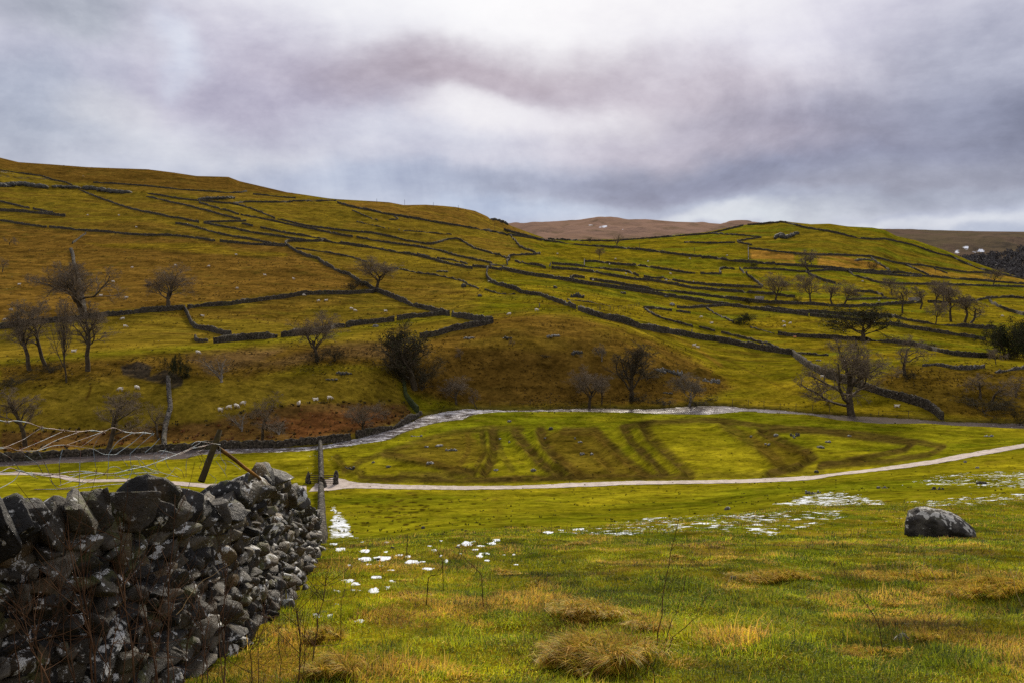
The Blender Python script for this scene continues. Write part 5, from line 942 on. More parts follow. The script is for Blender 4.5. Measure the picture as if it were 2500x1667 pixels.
def box(c, s, rz=0.0):
    X = np.array([[x, y, z] for x in (-.5, .5) for y in (-.5, .5) for z in (-.5, .5)])*np.array(s); R_ = np.array(Matrix.Rotation(rz, 3, 'Z')); X = X@R_.T+np.array(c)
    return X, np.array([[0, 1, 3, 2], [4, 6, 7, 5], [0, 4, 5, 1], [2, 3, 7, 6], [0, 2, 6, 4], [1, 5, 7, 3]])
# small far buildings
M_ROOF = plain('stone_slate', (.20, .18, .17)); M_BWALL = plain('barn_stone', (.30, .27, .23))
def barn(u, v, L, Wd, H, label, name, rz=0):
    p = hit(u, v, 120); root = empty(name, tuple(p)); tag(root, label, 'trough' if name == 'stone_trough' else 'barn' if name == 'field_barn' else 'farmhouse')
    V, Q = box((0, 0, H/2-.2), (L, Wd, H+.4)); V = V; mesh_obj('wall', V, Q, M_BWALL, root, smooth=False)
    if name == 'stone_trough': V, Q = box((0, 0, H+.06), (L*1.08, Wd*1.15, .12)); mesh_obj('slab', V, Q, M_ROOF, root, smooth=False)
    else:
        a, b = L/2+.25, Wd/2+.3; V = np.array([(-a, -b, H-.1), (a, -b, H-.1), (a, b, H-.1), (-a, b, H-.1), (-a, 0, H+Wd*.36), (a, 0, H+Wd*.36)]); Vf = [np.array([[0, 1, 5, 4], [2, 3, 4, 5], [0, 3, 2, 1]]), np.array([[0, 4, 3], [1, 2, 5]])]; mesh_obj('roof', V, Vf, M_ROOF, root, smooth=False)
        for dx, w2, h2, nm in ((-L*.2, .9, 1.9, 'door'), (L*.22, .8, .8, 'window')): V, Q = box((dx, -Wd/2-.02, h2/2 if nm == 'door' else H*.55), (w2, .1, h2)); mesh_obj(nm, V, Q, M_BARK, root, smooth=False)
barn(1854, 732, 3.6, 1.4, 1.3, 'pale stone trough with a flat top behind the thick dark wall', 'stone_trough')
barn(2232, 734, 5.0, 1.6, 1.2, 'long pale stone trough at the left of the right clump of trees', 'stone_trough')
# gate across the path at the end-on wall
def gate():
    c = hit(786, 1184, 60); root = empty('field_gate', tuple(c)); tag(root, 'dark wooden gate between stone pillars where the path passes the wall', 'gate')
    for dx, dy, h in ((-1.9, .35, 1.5), (1.75, .4, 1.7), (-.45, 1.3, 1.2), (.5, -1.3, 1.2)):
        V, T_ = rocks(np.array([[0, 0, 0], [0, 0, h*.5]]), np.array([[.45, .4, h*.75], [.36, .34, h*.6]]), rot3(rng, 2, .15), 3, rng); z = float(z_at(c[0]+dx, c[1]+dy))-c[2]
        o = mesh_obj('pillar', V.reshape(-1, 3)+np.array([dx, dy, z]), T_.reshape(-1, 3), M_WALLN, root, smooth=False)
    for i in range(5): V, Q = box((0, .3, .25+i*.25), (3.4, .05, .10)); mesh_obj('rail', V, Q, M_BARK, root, smooth=False)
    for x in (-1.65, 0, 1.65): V, Q = box((x, .34, .7), (.1, .06, 1.35)); mesh_obj('upright', V, Q, M_BARK, root, smooth=False)
gate()
# ================================================================== FOREGROUND DRY STONE WALL
rng = np.random.default_rng(101)
WF = np.array([(-4.6, 1.6), (-3.45, 3.2), (-2.95, 4.3), (-2.62, 5.2), (-2.52, 6.2), (-2.53, 7.6), (-2.72, 9.4), (-3.05, 11.5), (-3.6, 14.4), (-4.25, 18.0)])   # foot of the near face
WFr = resample(WF, step=.05); WL = np.concatenate([[0], np.cumsum(np.linalg.norm(np.diff(WFr, axis=0), axis=1))]); LT = WL[-1]
def wall_at(s):
    x = np.interp(s, WL, WFr[:, 0]); y = np.interp(s, WL, WFr[:, 1]); x2 = np.interp(s+.1, WL, WFr[:, 0]); y2 = np.interp(s+.1, WL, WFr[:, 1]); x1 = np.interp(s-.1, WL, WFr[:, 0]); y1 = np.interp(s-.1, WL, WFr[:, 1])
    t = unit(np.stack([x2-x1, y2-y1], -1)); return np.stack([x, y], -1), t, np.stack([-t[..., 1], t[..., 0]], -1)      # normal points left, into the wall
def wall_h(s):
    (p, _, _) = wall_at(s); return np.interp(p[..., 1], [1, 4.5, 6, 7.4, 8.6, 9.6, 10.6, 11.6, 12.6, 13.6, 15, 18], [1.38, 1.41, 1.44, 1.38, 1.46, 1.66, 1.62, 1.45, 1.28, 1.05, .85, .8])
def gz(p): return z_at(p[..., 0], p[..., 1])
M_STONE = None
def wstone_mat():
    m, nt, b = new_mat('wall_stone'); co = nt.new('ShaderNodeNewGeometry').outputs['Position']; at = nt.new('ShaderNodeAttribute', attribute_name='Col').outputs['Color']
    nz = nt.new('ShaderNodeSeparateXYZ', i_0=nt.new('ShaderNodeNewGeometry').outputs['Normal']).outputs[2]
    v = nt.ramp(nt.noise(co, 7, 6, .7), .3, .7, .55, 1.5, False); vm = nt.new('ShaderNodeVectorMath', operation='SCALE'); nt.l.new(at, vm.inputs[0]); nt.l.new(v, vm.inputs['Scale']); c = vm.outputs[0]
    c = nt.mix(nt.ramp(nt.noise(co, 2.2, 5, .65), .52, .66, 0, .7), c, (.065, .040, .013))
    c = nt.mix(nt.ramp(nt.math('ADD', nt.noise(co, 3.1, 5, .6), nt.math('MULTIPLY', nz, .06)), .60, .68, 0, .75), c, (.085, .085, .018))
    la = nt.new('ShaderNodeAttribute', attribute_name='lichen').outputs['Fac']; l = nt.ramp(nt.math('ADD', nt.noise(co, 6.5, 7, .66, .4), nt.math('ADD', nt.math('MULTIPLY', nt.ramp(la, .74, 1.0), .12), nt.math('MULTIPLY', nz, .03))), .63, .67); sp = nt.ramp(nt.noise(co, 17, 5, .65), .60, .68)
    c = nt.mix(nt.math('MAXIMUM', l, nt.math('MULTIPLY', sp, .8)), c, nt.mix(nt.noise(co, 14, 4, .6), (.46, .44, .38), (.84, .84, .82)))
    nt.l.new(c, b.inputs['Base Color']); b.inputs['Roughness'].default_value = .62; b.inputs['Specular IOR Level'].default_value = .35
    bump(nt, b, nt.math('ADD', nt.noise(co, 9, 8, .72), nt.math('MULTIPLY', nt.noise(co, 40, 3, .6), .2)), .05, 1.0); return m
M_STONE = wstone_mat()
def stone_cols(n): 
    base = np.array([(.040, .033, .024), (.016, .014, .012), (.085, .070, .048), (.070, .046, .020), (.14, .12, .09)]); return base[rng.choice(5, n, p=[.34, .32, .14, .14, .06])]*rng.uniform(.7, 1.25, (n, 1))
wall = empty('dry_stone_wall', (0, 0, 0)); p0 = np.array([-2.6, 7.0]); wall.location = (p0[0], p0[1], float(gz(p0))); l0 = np.array(wall.location)
tag(wall, 'big lichen spotted dry stone wall of dark rocks in the left foreground', 'wall')
near_C, near_S, near_R, far_C, far_S, far_R = [], [], [], [], [], []
z = 0.0; course = 0
while z < 1.7:
    ch = max(.09, .155-.03*z+rng.uniform(-.02, .02)); s = rng.uniform(0, .2)
    while s < LT-.1:
        wd = rng.uniform(.09, .23)*(1.15-.2*z) if rng.random() > .12 else rng.uniform(.24, .36); p, t, nrm = wall_at(s+wd/2); h = wall_h(s+wd/2)
        if z+ch*.6 < h-.12:
            dep = rng.uniform(.20, .30); inset = .10+.11*z+rng.uniform(-.05, .045); c = np.array([*(p+nrm*(inset+dep*.25)), float(gz(p))+z+ch/2-.05+rng.uniform(-.025, .025)])
            A_ = np.array([[t[0], nrm[0], 0], [t[1], nrm[1], 0], [0, 0, 1]]); R_ = A_@rot3(rng, 1, .42 if rng.random() > .2 else .9)[0]*1.0
            tgt = (near_C, near_S, near_R) if p[1] < 9 else (far_C, far_S, far_R); tgt[0].append(c); tgt[1].append((wd*.62, dep*.75, ch*.68)); tgt[2].append(R_)
            if rng.random() < .35: k_ = rng.uniform(.03, .07); tgt[0].append(c+np.array([t[0]*wd*.5-nrm[0]*.08, t[1]*wd*.5-nrm[1]*.08, rng.uniform(-.06, .06)])); tgt[1].append((k_, k_*1.3, k_*.9)); tgt[2].append(rot3(rng, 1)[0])
        s += wd*.98
    z += ch; course += 1
# back face and hearting, coarser
for s in np.arange(.2, LT-.1, .23):
    p, t, nrm = wall_at(s)
    for z in np.arange(.1, wall_h(s)-.1, .2):
        for off in (.40, .62): far_C.append(np.array([*(p+nrm*(off-.1*z+rng.uniform(-.04, .04))), float(gz(p))+z])); far_S.append(rng.uniform(.11, .17, 3)); far_R.append(rot3(rng, 1)[0])
def stone_mesh(name, C_, S_, R_, sub, parent):
    n = len(C_); V, T_ = rocks(np.array(C_)-l0, np.array(S_)*1.42, np.array(R_), sub, rng, 15, .36, .74, .075); cc = np.repeat(stone_cols(n)[:, None], V.shape[1], 1); lc = np.repeat(rng.random((n, 1)), V.shape[1], 1).ravel()
    return mesh_obj(name, V.reshape(-1, 3), T_.reshape(-1, 3), M_STONE, parent, smooth=False, col={'Col': cc.reshape(-1, 3), 'lichen': lc})
stone_mesh('wall_face', near_C, near_S, near_R, 3, wall); stone_mesh('wall_face', far_C, far_S, far_R, 2, wall)
s = .1; k = 0
while s < LT-.2:
    p, t, nrm = wall_at(s); far_ = p[1] > 9; wd = rng.uniform(.11, .24)*(.72 if p[1] < 6.5 else 1); h = wall_h(s); big = rng.random() < .35
    off = rng.uniform(.10, .26); hz = rng.uniform(.10, .17)*(1.25 if big else 1); C_ = [np.array([*(p+nrm*off), float(gz(p))+h-.06+rng.uniform(-.03, .03)])]; S_ = [(wd*.55, rng.uniform(.15, .24), hz)]
    A_ = np.array([[t[0], nrm[0], 0], [t[1], nrm[1], 0], [0, 0, 1]]); R_ = [A_@rot3(rng, 1, .45)[0]]
    stone_mesh('coping_stone', C_, S_, R_, 4 if not far_ else 3, wall); s += wd*rng.uniform(.85, 1.05)
    if k % 2 == 0: p2 = p+nrm*.5; far_C2 = [np.array([*p2, float(gz(p))+h-.12])]; stone_mesh('coping_stone', far_C2, [(wd*.7, .2, .14)], [rot3(rng, 1, .5)[0]], 3, wall)
    k += 1
# near-black backing core behind the stones, so no gap is see-through
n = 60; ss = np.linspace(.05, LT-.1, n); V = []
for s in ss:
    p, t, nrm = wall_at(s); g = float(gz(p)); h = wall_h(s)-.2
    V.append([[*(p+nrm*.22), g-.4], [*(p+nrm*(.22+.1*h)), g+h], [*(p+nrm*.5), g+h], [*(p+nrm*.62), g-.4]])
V = np.array(V).reshape(-1, 3)-l0; ii = np.arange(n*4).reshape(n, 4); mesh_obj('hearting', V, [np.stack([ii[:-1, :-1], ii[:-1, 1:], ii[1:, 1:], ii[1:, :-1]], -1).reshape(-1, 4), ii[[0]], ii[[-1]]], plain('dark_core', (.012, .010, .008)), wall)
# fallen stones at the foot
for i, (u, v, w_, h) in enumerate(((700, 1450, 34, 26), (640, 1520, 40, 30), (735, 1400, 30, 24), (745, 1440, 26, 20), (705, 1490, 42, 44))): rock(u, v, w_, h, ('grey stone fallen at the foot of the near wall', 'low angular stone lying below the near wall', 'small stone at the far foot of the near wall', 'little stone fallen beside the grass at the wall end', 'upright pale slab leaning on the foot of the near wall')[i], n=1, group='stones fallen from the near wall', ymin=4)
# ================================================================== BIG BOULDER
def big_boulder():
    p = hit(2312, 1312, 8); k = p[1]/F; rg = np.random.default_rng(5); V, T_ = ICO[5]; V = V.copy()
    prof_u = np.array([-92, -88, -70, -45, -20, 0, 22, 50, 75, 92])/92.; top = np.array([.35, .62, .86, .98, 1.0, .90, .88, .74, .48, .10])
    for _ in range(10):
        nn = unit(rg.normal(0, 1, (1, 3)))[0]; d = rg.uniform(.60, .9); V = V-np.maximum(V@nn-d, 0)[:, None]*nn
    V = V/np.abs(V).max(0); z = np.where(V[:, 2] > 0, V[:, 2]*np.interp(V[:, 0], prof_u, top)/np.sqrt(np.maximum(1-V[:, 0]**2, .12))**.55, V[:, 2]*.5)
    V = np.stack([V[:, 0]*92*k, V[:, 1]*62*k, z*70*k], 1); V *= (1+.06*fbm(V[:, 0]*3+V[:, 2]*2, V[:, 1]*3+V[:, 2], 3, 4)+.035*fbm(V[:, 0]*8+V[:, 1]*4, V[:, 2]*9, 5, 4)-.05*np.abs(fbm(V[:, 0]*2.2-V[:, 2]*3, V[:, 1]*3, 15, 3)))[:, None]
    V[:, 0] += .12*V[:, 2]*-1
    m = rock_mat('boulder_rock', (.026, .022, .018), (.085, .075, .062), (.46, .44, .39), .655, 1.0, .35, .16); nt = NT(m.node_tree)
    o = mesh_obj('boulder', V, T_, m, smooth=True); o.location = p+np.array([0, .5, -.02]); tag(o, 'large dark humped boulder with pale lichen spots in the right foreground grass', 'boulder')
big_boulder()
rock(2200, 1560, 44, 20, 'flat brown stone half sunk in the near grass at right', n=1, group=None, ymin=4); rock(1790, 1412, 24, 9, 'small flat grey stone in the grass, centre right', n=1, group=None, ymin=4)
for u, v, w_, h, lb in ((922, 1366, 18, 9, 'dark stone among the snow patches'), (1118, 1340, 18, 9, 'dark stone right of the snow patches'), (958, 1337, 14, 6, 'small dark stone at the top of the snow patches'), (790, 1497, 22, 9, 'grey stone by the small snow patch near the wall'), (1033, 1290, 12, 8, 'pale topped stone on the slope above the snow patches'), (885, 1372, 9, 6, 'tiny dark stone at the left of the snow patches')):
    rock(u, v, w_, h, lb, dark=True, n=1, group='stones in the near grass', ymin=4)
# ================================================================== GRASS
def grass_mat():
    m = bpy.data.materials.new('grass_blades'); m.use_nodes = True; nt = NT(m.node_tree); nt.n.clear(); at = nt.new('ShaderNodeAttribute', attribute_name='Col').outputs['Color']
    d = nt.new('ShaderNodeBsdfDiffuse', i_Color=at); t = nt.new('ShaderNodeBsdfTranslucent', i_Color=at); g = nt.new('ShaderNodeBsdfGlossy', i_Color=(.5, .5, .45, 1), i_Roughness=.45)
    a = nt.new('ShaderNodeMixShader', i_0=.35); nt.l.new(d.outputs[0], a.inputs[1]); nt.l.new(t.outputs[0], a.inputs[2]); b = nt.new('ShaderNodeMixShader', i_0=.03); nt.l.new(a.outputs[0], b.inputs[1]); nt.l.new(g.outputs[0], b.inputs[2])
    o = nt.new('ShaderNodeOutputMaterial'); nt.l.new(b.outputs[0], o.inputs[0]); return m
M_GRASS = grass_mat()
def blades(P, Hh, Wd, dirv, lean, colr):
    """bent blades: root P, 2 segments. dirv unit 2-d lean direction"""
    n = len(P); side = np.stack([-dirv[:, 1], dirv[:, 0], np.zeros(n)], 1); az = rng.uniform(-.9, .9, n)[:, None]; side = unit(side+np.concatenate([dirv*az, np.zeros((n, 1))], 1)); D3 = np.concatenate([dirv, np.zeros((n, 1))], 1); up = np.array([0, 0, 1.])
    m1 = P+(up*np.cos(lean*.5)[:, None]+D3*np.sin(lean*.5)[:, None])*(Hh*.5)[:, None]; m2 = m1+(up*np.cos(lean*1.35)[:, None]+D3*np.sin(lean*1.35)[:, None])*(Hh*.5)[:, None]
    w0 = side*Wd[:, None]*.5; V = np.stack([P-w0, P+w0, m1-w0*.8, m1+w0*.8, m2], 1).reshape(-1, 3); b = np.arange(n)[:, None]*5
    return V, b+np.array([[0, 1, 3, 2]]), b+np.array([[2, 3, 4]]), np.repeat(colr, 5, 0)
PAL = np.array([(.25, .32, .006), (.42, .44, .008), (.56, .47, .014), (.68, .44, .07), (.62, .33, .05), (.075, .10, .008), (.11, .07, .03)])
def lawn(n, y0, y1, s0, s1, hmul=1.0, wmul=1.0):
    s = rng.uniform(s0, s1, n); y = np.exp(rng.uniform(math.log(y0), math.log(y1), n)); x = s*y
    wx = np.interp(y, WF[:, 1], WF[:, 0]); ok = (x > wx+.02) | (y > 18.3)
    fj = np.interp(s, S, np.arange(NC)).astype(int); fi = np.interp(np.log(y), LY, np.arange(NR)).astype(int); sn = SN[fi, fj]; ok &= ~((sn > .78) & (rng.random(n) < .93)) & ~((sn > .3) & (rng.random(n) < .4))
    x, y = x[ok], y[ok]; n = len(x); z = z_at(x, y)-.01
    straw = fbm(x/1.1, y/1.1, 81, 4)+.35*fbm(x/.35, y/.35, 86, 2); moss = fbm(x/1.7, y/1.7, 82, 4); tus = np.maximum(fbm(x/.55, y/.55, 87, 3), 0)
    r = rng.random(n); q = straw*2.4-.12; idx_ = np.where(r < np.clip(q, .04, .75), rng.choice([2, 3, 4, 3, 6], n), np.where(rng.random(n) < np.clip(.4-moss*1.2, .05, .9), rng.choice([1, 2, 1, 1], n), rng.choice([0, 0, 1, 5, 5], n)))
    cc = PAL[idx_]*rng.uniform(.6, 1.3, (n, 1))*(.93+.85*fbm(x/.42, y/.5, 89, 3)+.5*fbm(x/2.3, y/2, 90, 2))[:, None].clip(.25); Hh = rng.uniform(.022, .055, n)*hmul*(1+2.8*tus)*np.where(idx_ >= 3, 1.25, 1); Wd = (.0026+.0005*y)*rng.uniform(.7, 1.3, n)*wmul
    a = 2.5*fbm(x/.6, y/.6, 88, 2)+rng.normal(0, 1.0, n)+1.0; dirv = np.stack([np.cos(a), np.sin(a)], 1); lean = np.clip(rng.normal(1.0, .38, n), .1, 1.55)
    return blades(np.stack([x, y, z], 1), Hh, Wd, dirv, lean, cc)
def put_blades(name, parts, label=None, cat=None, kind=None, group=None, loc=None):
    Vs, Qs, Ts, Cs, o = [], [], [], [], 0
    for V, Q, T3, c in parts: Vs.append(V); Qs.append(Q+o); Ts.append(T3+o); Cs.append(c); o += len(V)
    V = np.concatenate(Vs); c0 = np.array(loc) if loc is not None else np.zeros(3)
    ob = mesh_obj(name, V-c0, [np.concatenate(Qs), np.concatenate(Ts)], M_GRASS, col=np.concatenate(Cs), smooth=False); ob.location = c0
    return tag(ob, label, cat, group, kind)
put_blades('grass', [lawn(165000, 5.2, 11, -.45, .86), lawn(210000, 8.5, 22, -.33, .86), lawn(100000, 18, 52, -.26, .86, 1.2, 1.25), lawn(6000, 5, 16, -.5, .66, 2.6, .9)], 'short winter grass, green and straw coloured, over the near slope', 'grass', 'stuff')
def tussock(u, v, w_px, h_px, n, label, cols=(3, 4, 3, 2), droop=1.0, group='straw coloured grass tussocks'):
    p = hit(u, v, 4); k = p[1]/F; R_, H = w_px*k*.58, h_px*k*.62; a = rng.uniform(0, 2*math.pi, n); r = R_*.95*np.sqrt(rng.random(n))*(1+.25*np.sin(a*3+u)+.15*np.sin(a*7)); x = p[0]+np.cos(a)*r; y = p[1]+np.sin(a)*r*.8
    kc = 3+int(w_px/45); cl = rng.integers(0, kc, n); ca = rng.uniform(0, 2*math.pi, kc); cr_ = R_*.75*np.sqrt(rng.random(kc)); cs = rng.uniform(.25, .5, kc); x = p[0]+np.cos(ca[cl])*cr_[cl]+np.cos(a)*r*cs[cl]; y = p[1]+np.sin(ca[cl])*cr_[cl]*.8+np.sin(a)*r*.8*cs[cl]; hc = rng.uniform(.5, 1.25, kc)[cl]; r = np.hypot(x-p[0], y-p[1]); a = np.arctan2(y-p[1], x-p[0])*.35+a*.65
    H = H*hc
    zb = z_at(x, y)+H*.34*(1-(r/(R_*1.1))**2).clip(0)*(1+.6*vnoise(x*6, y*6, 4))+.06*H*rng.random(n); d = np.stack([np.cos(a+rng.normal(0, .5, n)), np.sin(a+rng.normal(0, .5, n))], 1)*.8+np.array([-.45, -.5]); d /= np.linalg.norm(d, axis=1, keepdims=True)
    lean = np.clip(rng.normal(1.25, .3, n)*droop*(.75+.4*r/R_), .3, 1.9); c = PAL[np.where(rng.random(n) < .16, rng.choice([0, 1, 5], n), rng.choice(cols, n))]*(rng.uniform(.25, 1.0, (n, 1))**1.2*1.35)*np.array([1.0, .98, .9])
    put_blades('grass_tussock', [blades(np.stack([x, y, zb], 1), np.minimum(H, .32)*rng.uniform(.45, 1.15, n), np.full(n, .003+.0005*p[1]), d, lean, c)], label, 'tussock', None, group, tuple(p))
for a in ((1470, 1620, 270, 150, 5200, 'biggest straw tussock at the bottom centre, combed over like hair'), (1440, 1500, 200, 70, 2600, 'flatter straw tussock just above the biggest one'), (1600, 1540, 150, 50, 1500, 'brown grass tuft at the foot of the three tall stems'), (790, 1560, 90, 60, 1200, 'straw tussock beside the thin stems at the wall foot'), (800, 1655, 150, 90, 2600, 'straw tussock at the bottom edge near the wall'),
          (1900, 1415, 210, 46, 2600, 'golden tussock patch in the middle of the right grass'), (2200, 1415, 230, 44, 2400, 'wide golden tussock patch left of the pale stalks'), (2420, 1450, 240, 70, 3200, 'pale pinkish straw patch at the right edge'), (2190, 1482, 80, 34, 700, 'small pale spiky tuft, centre right'), (2270, 1560, 90, 30, 700, 'small straw tuft right of the flat brown stone'),
          (1330, 1590, 70, 44, 600, 'ragged dead tuft left of the biggest tussock'), (2130, 1600, 220, 34, 1500, 'low straw tussock near the bottom right'), (1220, 1400, 110, 24, 700, 'small straw tuft near the middle of the grass'), (1410, 1330, 80, 14, 500, 'distant golden tuft below the snow band, left'), (1540, 1328, 70, 12, 500, 'distant golden tuft below the snow band, right'), (1650, 1362, 60, 18, 400, 'small golden tuft behind the tall stems')):
    tussock(*a)
# ================================================================== DEAD STEMS
M_STEM = bark('dead_stem', (.045, .022, .010), (.095, .048, .022)); M_STRAW = bark('pale_stalk', (.30, .20, .09), (.40, .28, .14))
def stem_obj(px, y0, y1, r0, label, name='dead_stem', nb=6, bl=.25, mat=None, group='dead stems in front of the near wall', r1=.35, parts=True):
    px = resample(np.array(px, float), n=9); y = np.linspace(y0, y1, 9); s, t = st_arr(px[:, 0], px[:, 1]); P = np.stack([s*y, y, t*y], 1); P[1:-1] += rng.normal(0, .006, (7, 3))
    g = float(z_at(P[0, 0], P[0, 1])); P[0, 2] = min(P[0, 2], g-.03) if abs(P[0, 2]-g) < .8 else P[0, 2]; c0 = P[0].copy(); P = P-c0
    main = tubes(P[None], np.linspace(r0, r0*r1, 9)[None], 5); 
    if nb == 0 or not parts: o = mesh_obj(name, *main, mat or M_STEM); o.location = c0; return tag(o, label, 'plant', group)
    root = empty(name, tuple(c0)); tag(root, label, 'plant', group); mesh_obj('stalk', *main, mat or M_STEM, root); bp = []
    for j in range(nb):
        i = rng.integers(2, 8); d = unit(P[min(i+1, 8)]-P[i-1])*.8+rng.normal(0, .55, 3); L_ = bl*rng.uniform(.4, 1.2); q = np.linspace(0, 1, 5)[:, None]; bpt = P[i]+unit(d)*q*L_+np.array([0, 0, .15*L_])*q**2+rng.normal(0, .008, (5, 3))*q; bp.append(tubes(bpt[None], np.linspace(r0*.5, r0*.2, 5)[None], 3))
    mesh_obj('twigs', *join(bp), mat or M_STEM, root)
J = lambda *a: [(x/2.187, 950+y/2.187) for x, y in a]
ST = [(J((880, 1640), (905, 1100), (935, 560)), 5.0, 5.6, 'tallest straight stem before the wall, right of middle'), (J((735, 1640), (700, 1300), (650, 1000), (638, 680)), 4.8, 5.2, 'thick stem rising before the middle of the wall'), (J((520, 1640), (490, 1380), (420, 1060), (335, 750)), 4.6, 4.9, 'leaning stem before the left half of the wall'),
      (J((500, 1640), (470, 1250), (425, 780)), 4.7, 4.9, 'faint straight stem beside the left leaning stem'), (J((1195, 1640), (1190, 1250), (1203, 915)), 5.6, 6.1, 'straight stem before the right part of the wall'), (J((1640, 1620), (1690, 1290), (1755, 960)), 6.3, 6.9, 'tall stem crossing the grass edge right of the wall'),
      (J((1590, 1640), (1610, 1420), (1590, 1240), (1560, 1040)), 6.0, 6.4, 'thin upright stem just left of the tall grass edge stem'), (J((860, 1620), (760, 1150), (660, 850)), 4.9, 5.3, 'stem leaning left across the middle of the wall'), (J((700, 1620), (840, 1200), (905, 960)), 5.0, 5.4, 'stem leaning right behind the tallest stem'),
      (J((240, 1480), (190, 1370), (182, 1210)), 4.2, 4.4, 'short curled stem low on the left'), (J((300, 1640), (200, 1450), (120, 1200), (60, 1120)), 4.2, 4.5, 'curving twig in the lower left corner'), (J((1120, 1640), (1080, 1300), (1015, 1100)), 5.4, 5.8, 'arching stem before the lower right wall'),
      (J((960, 1640), (1010, 1350), (1090, 1050)), 5.2, 5.7, 'slender stem fanning right from the tallest stem'), (J((560, 1640), (600, 1350), (700, 1100)), 4.7, 5.1, 'stem fanning right from the lower left'), (J((420, 1640), (330, 1300), (310, 1000)), 4.5, 4.8, 'thin stem near the left quarter of the wall'), (J((1360, 1640), (1330, 1430), (1420, 1150)), 5.8, 6.2, 'pale stem at the right foot of the wall')]
for i, (px, a, b, lb) in enumerate(ST): stem_obj(px, a, b, .0064 if i < 8 else .0046, 'brown leafless '+lb, nb=16, bl=.42)
for i, nm in enumerate(('first', 'second', 'third', 'fourth', 'fifth', 'sixth', 'seventh', 'eighth', 'ninth', 'tenth', 'eleventh', 'twelfth')):
    u = 60+i*62+rng.uniform(-12, 12); v1 = rng.uniform(1330, 1480); stem_obj([(u, 1690), (u+rng.uniform(-25, 25), (1690+v1)/2), (u+rng.uniform(-45, 45), v1)], 4.3+i*.13, 4.6+i*.14, .0034, nm+' from the left of the thin short stems low before the near wall', nb=8, bl=.25, group='thin short stems low before the wall')
stem_obj([(430, 1500), (470, 1440), (520, 1400), (560, 1378)], 4.7, 4.9, .0022, 'arching straw coloured grass stalk before the wall', nb=0, mat=M_STRAW, name='grass_stalk', group=None)
GS = 'dead stems standing in the near grass'
for px, y0, y1, r, lb, nb in (([(1602, 1580), (1615, 1500), (1635, 1350), (1658, 1263)], 6.9, 7.1, .006, 'tallest of the three dark stems above the tussock', 3), ([(1620, 1572), (1655, 1480), (1680, 1400), (1694, 1358)], 7.0, 7.2, .0045, 'middle one of the three dark stems above the tussock', 2), ([(1628, 1565), (1670, 1530), (1700, 1500), (1724, 1455)], 7.0, 7.0, .005, 'lowest and most slanting of the three dark stems', 1),
        ([(1600, 1660), (1580, 1600), (1570, 1530)], 6.1, 6.2, .004, 'thin dark stem bottom centre', 2), ([(2160, 1560), (2130, 1500), (2080, 1430), (2045, 1360), (2032, 1320)], 7.0, 7.6, .0045, 'long slanting stem left of the flat brown stone', 3), ([(1180, 1412), (1165, 1390), (1125, 1352)], 9.5, 9.7, .006, 'fallen dark twig pointing up left, centre left', 1), ([(1040, 1412), (1062, 1402), (1078, 1400), (1082, 1392)], 9.6, 9.6, .007, 'dark twig lying on the grass below the snow patches', 2),
        ([(993, 1342), (995, 1320), (996, 1302)], 16, 16.2, .012, 'upright dark stalk at the top of the snow patches', 1), ([(1082, 1378), (1072, 1350), (1063, 1335)], 11, 11.2, .006, 'thin stalk leaning left among the snow patches', 1), ([(830, 1480), (845, 1420), (860, 1370)], 7.6, 8.2, .004, 'thin stalk left of the near snow patches', 1), ([(1745, 1660), (1750, 1600), (1740, 1540)], 6.2, 6.3, .003, 'pale thin stalk at the bottom right of centre', 2)):
    stem_obj(px, y0, y1, r, lb, nb=nb, bl=.12, group=GS)
ORD = 'first second third fourth fifth sixth seventh eighth ninth tenth eleventh twelfth thirteenth fourteenth fifteenth sixteenth seventeenth eighteenth nineteenth twentieth'.split()
BROW = [1347, 1290, 1385, 1525, 1563, 1545, 1580, 1685, 1820, 1845, 1940, 1900, 1985, 2080, 1230, 1262, 1500, 1490, 2120, 1760]
for i, (u, v, h) in enumerate(((1347, 1297, 40), (1290, 1298, 28), (1385, 1300, 30), (1525, 1308, 24), (1563, 1300, 40), (1545, 1303, 24), (1580, 1270, 18), (1685, 1255, 24), (1820, 1252, 20), (1845, 1340, 50), (1940, 1370, 50), (1900, 1315, 45), (1985, 1270, 20), (2080, 1305, 30), (1230, 1310, 18), (1262, 1300, 22), (1500, 1305, 16), (1490, 1300, 26), (2120, 1285, 18), (1760, 1310, 18))):
    p = hit(u, v, 6); y = p[1]; stem_obj([(u, v+3), (u+rng.uniform(-2, 2), v-h*.5), (u+rng.uniform(-4, 4), v-h)], y, y*1.005, .0012*math.sqrt(y)+.0012, ORD[sorted(BROW).index(u)]+' from the left of the thin weed stalks along the brow', name='weed_stalk', nb=0, group='thin weed stalks along the brow')
for i, (a, b) in enumerate((((2305, 1430), (2290, 1330)), ((2290, 1430), (2265, 1345)), ((2330, 1430), (2322, 1360)), ((2370, 1420), (2355, 1335)), ((2380, 1400), (2395, 1365)), ((2400, 1450), (2385, 1365)), ((2475, 1440), (2418, 1355)), ((2470, 1420), (2490, 1370)), ((2440, 1420), (2415, 1345)), ((2200, 1385), (2193, 1315)), ((2150, 1370), (2158, 1305)), ((2498, 1480), (2465, 1385)), ((2350, 1440), (2400, 1390)), ((2255, 1400), (2262, 1350)))):
    p = hit(a[0], a[1], 6); stem_obj([a, ((a[0]+b[0])/2+rng.uniform(-4, 4), (a[1]+b[1])/2), b], p[1], p[1]*1.03, .004, ORD[sorted([2305,2290,2330,2370,2380,2400,2475,2470,2440,2200,2150,2498,2350,2255]).index(a[0])]+' from the left of the dead stalks by the right straw patch', name='weed_stalk', nb=0, mat=M_STRAW if i % 2 else M_STEM, group='dead stalks in the right straw patch')
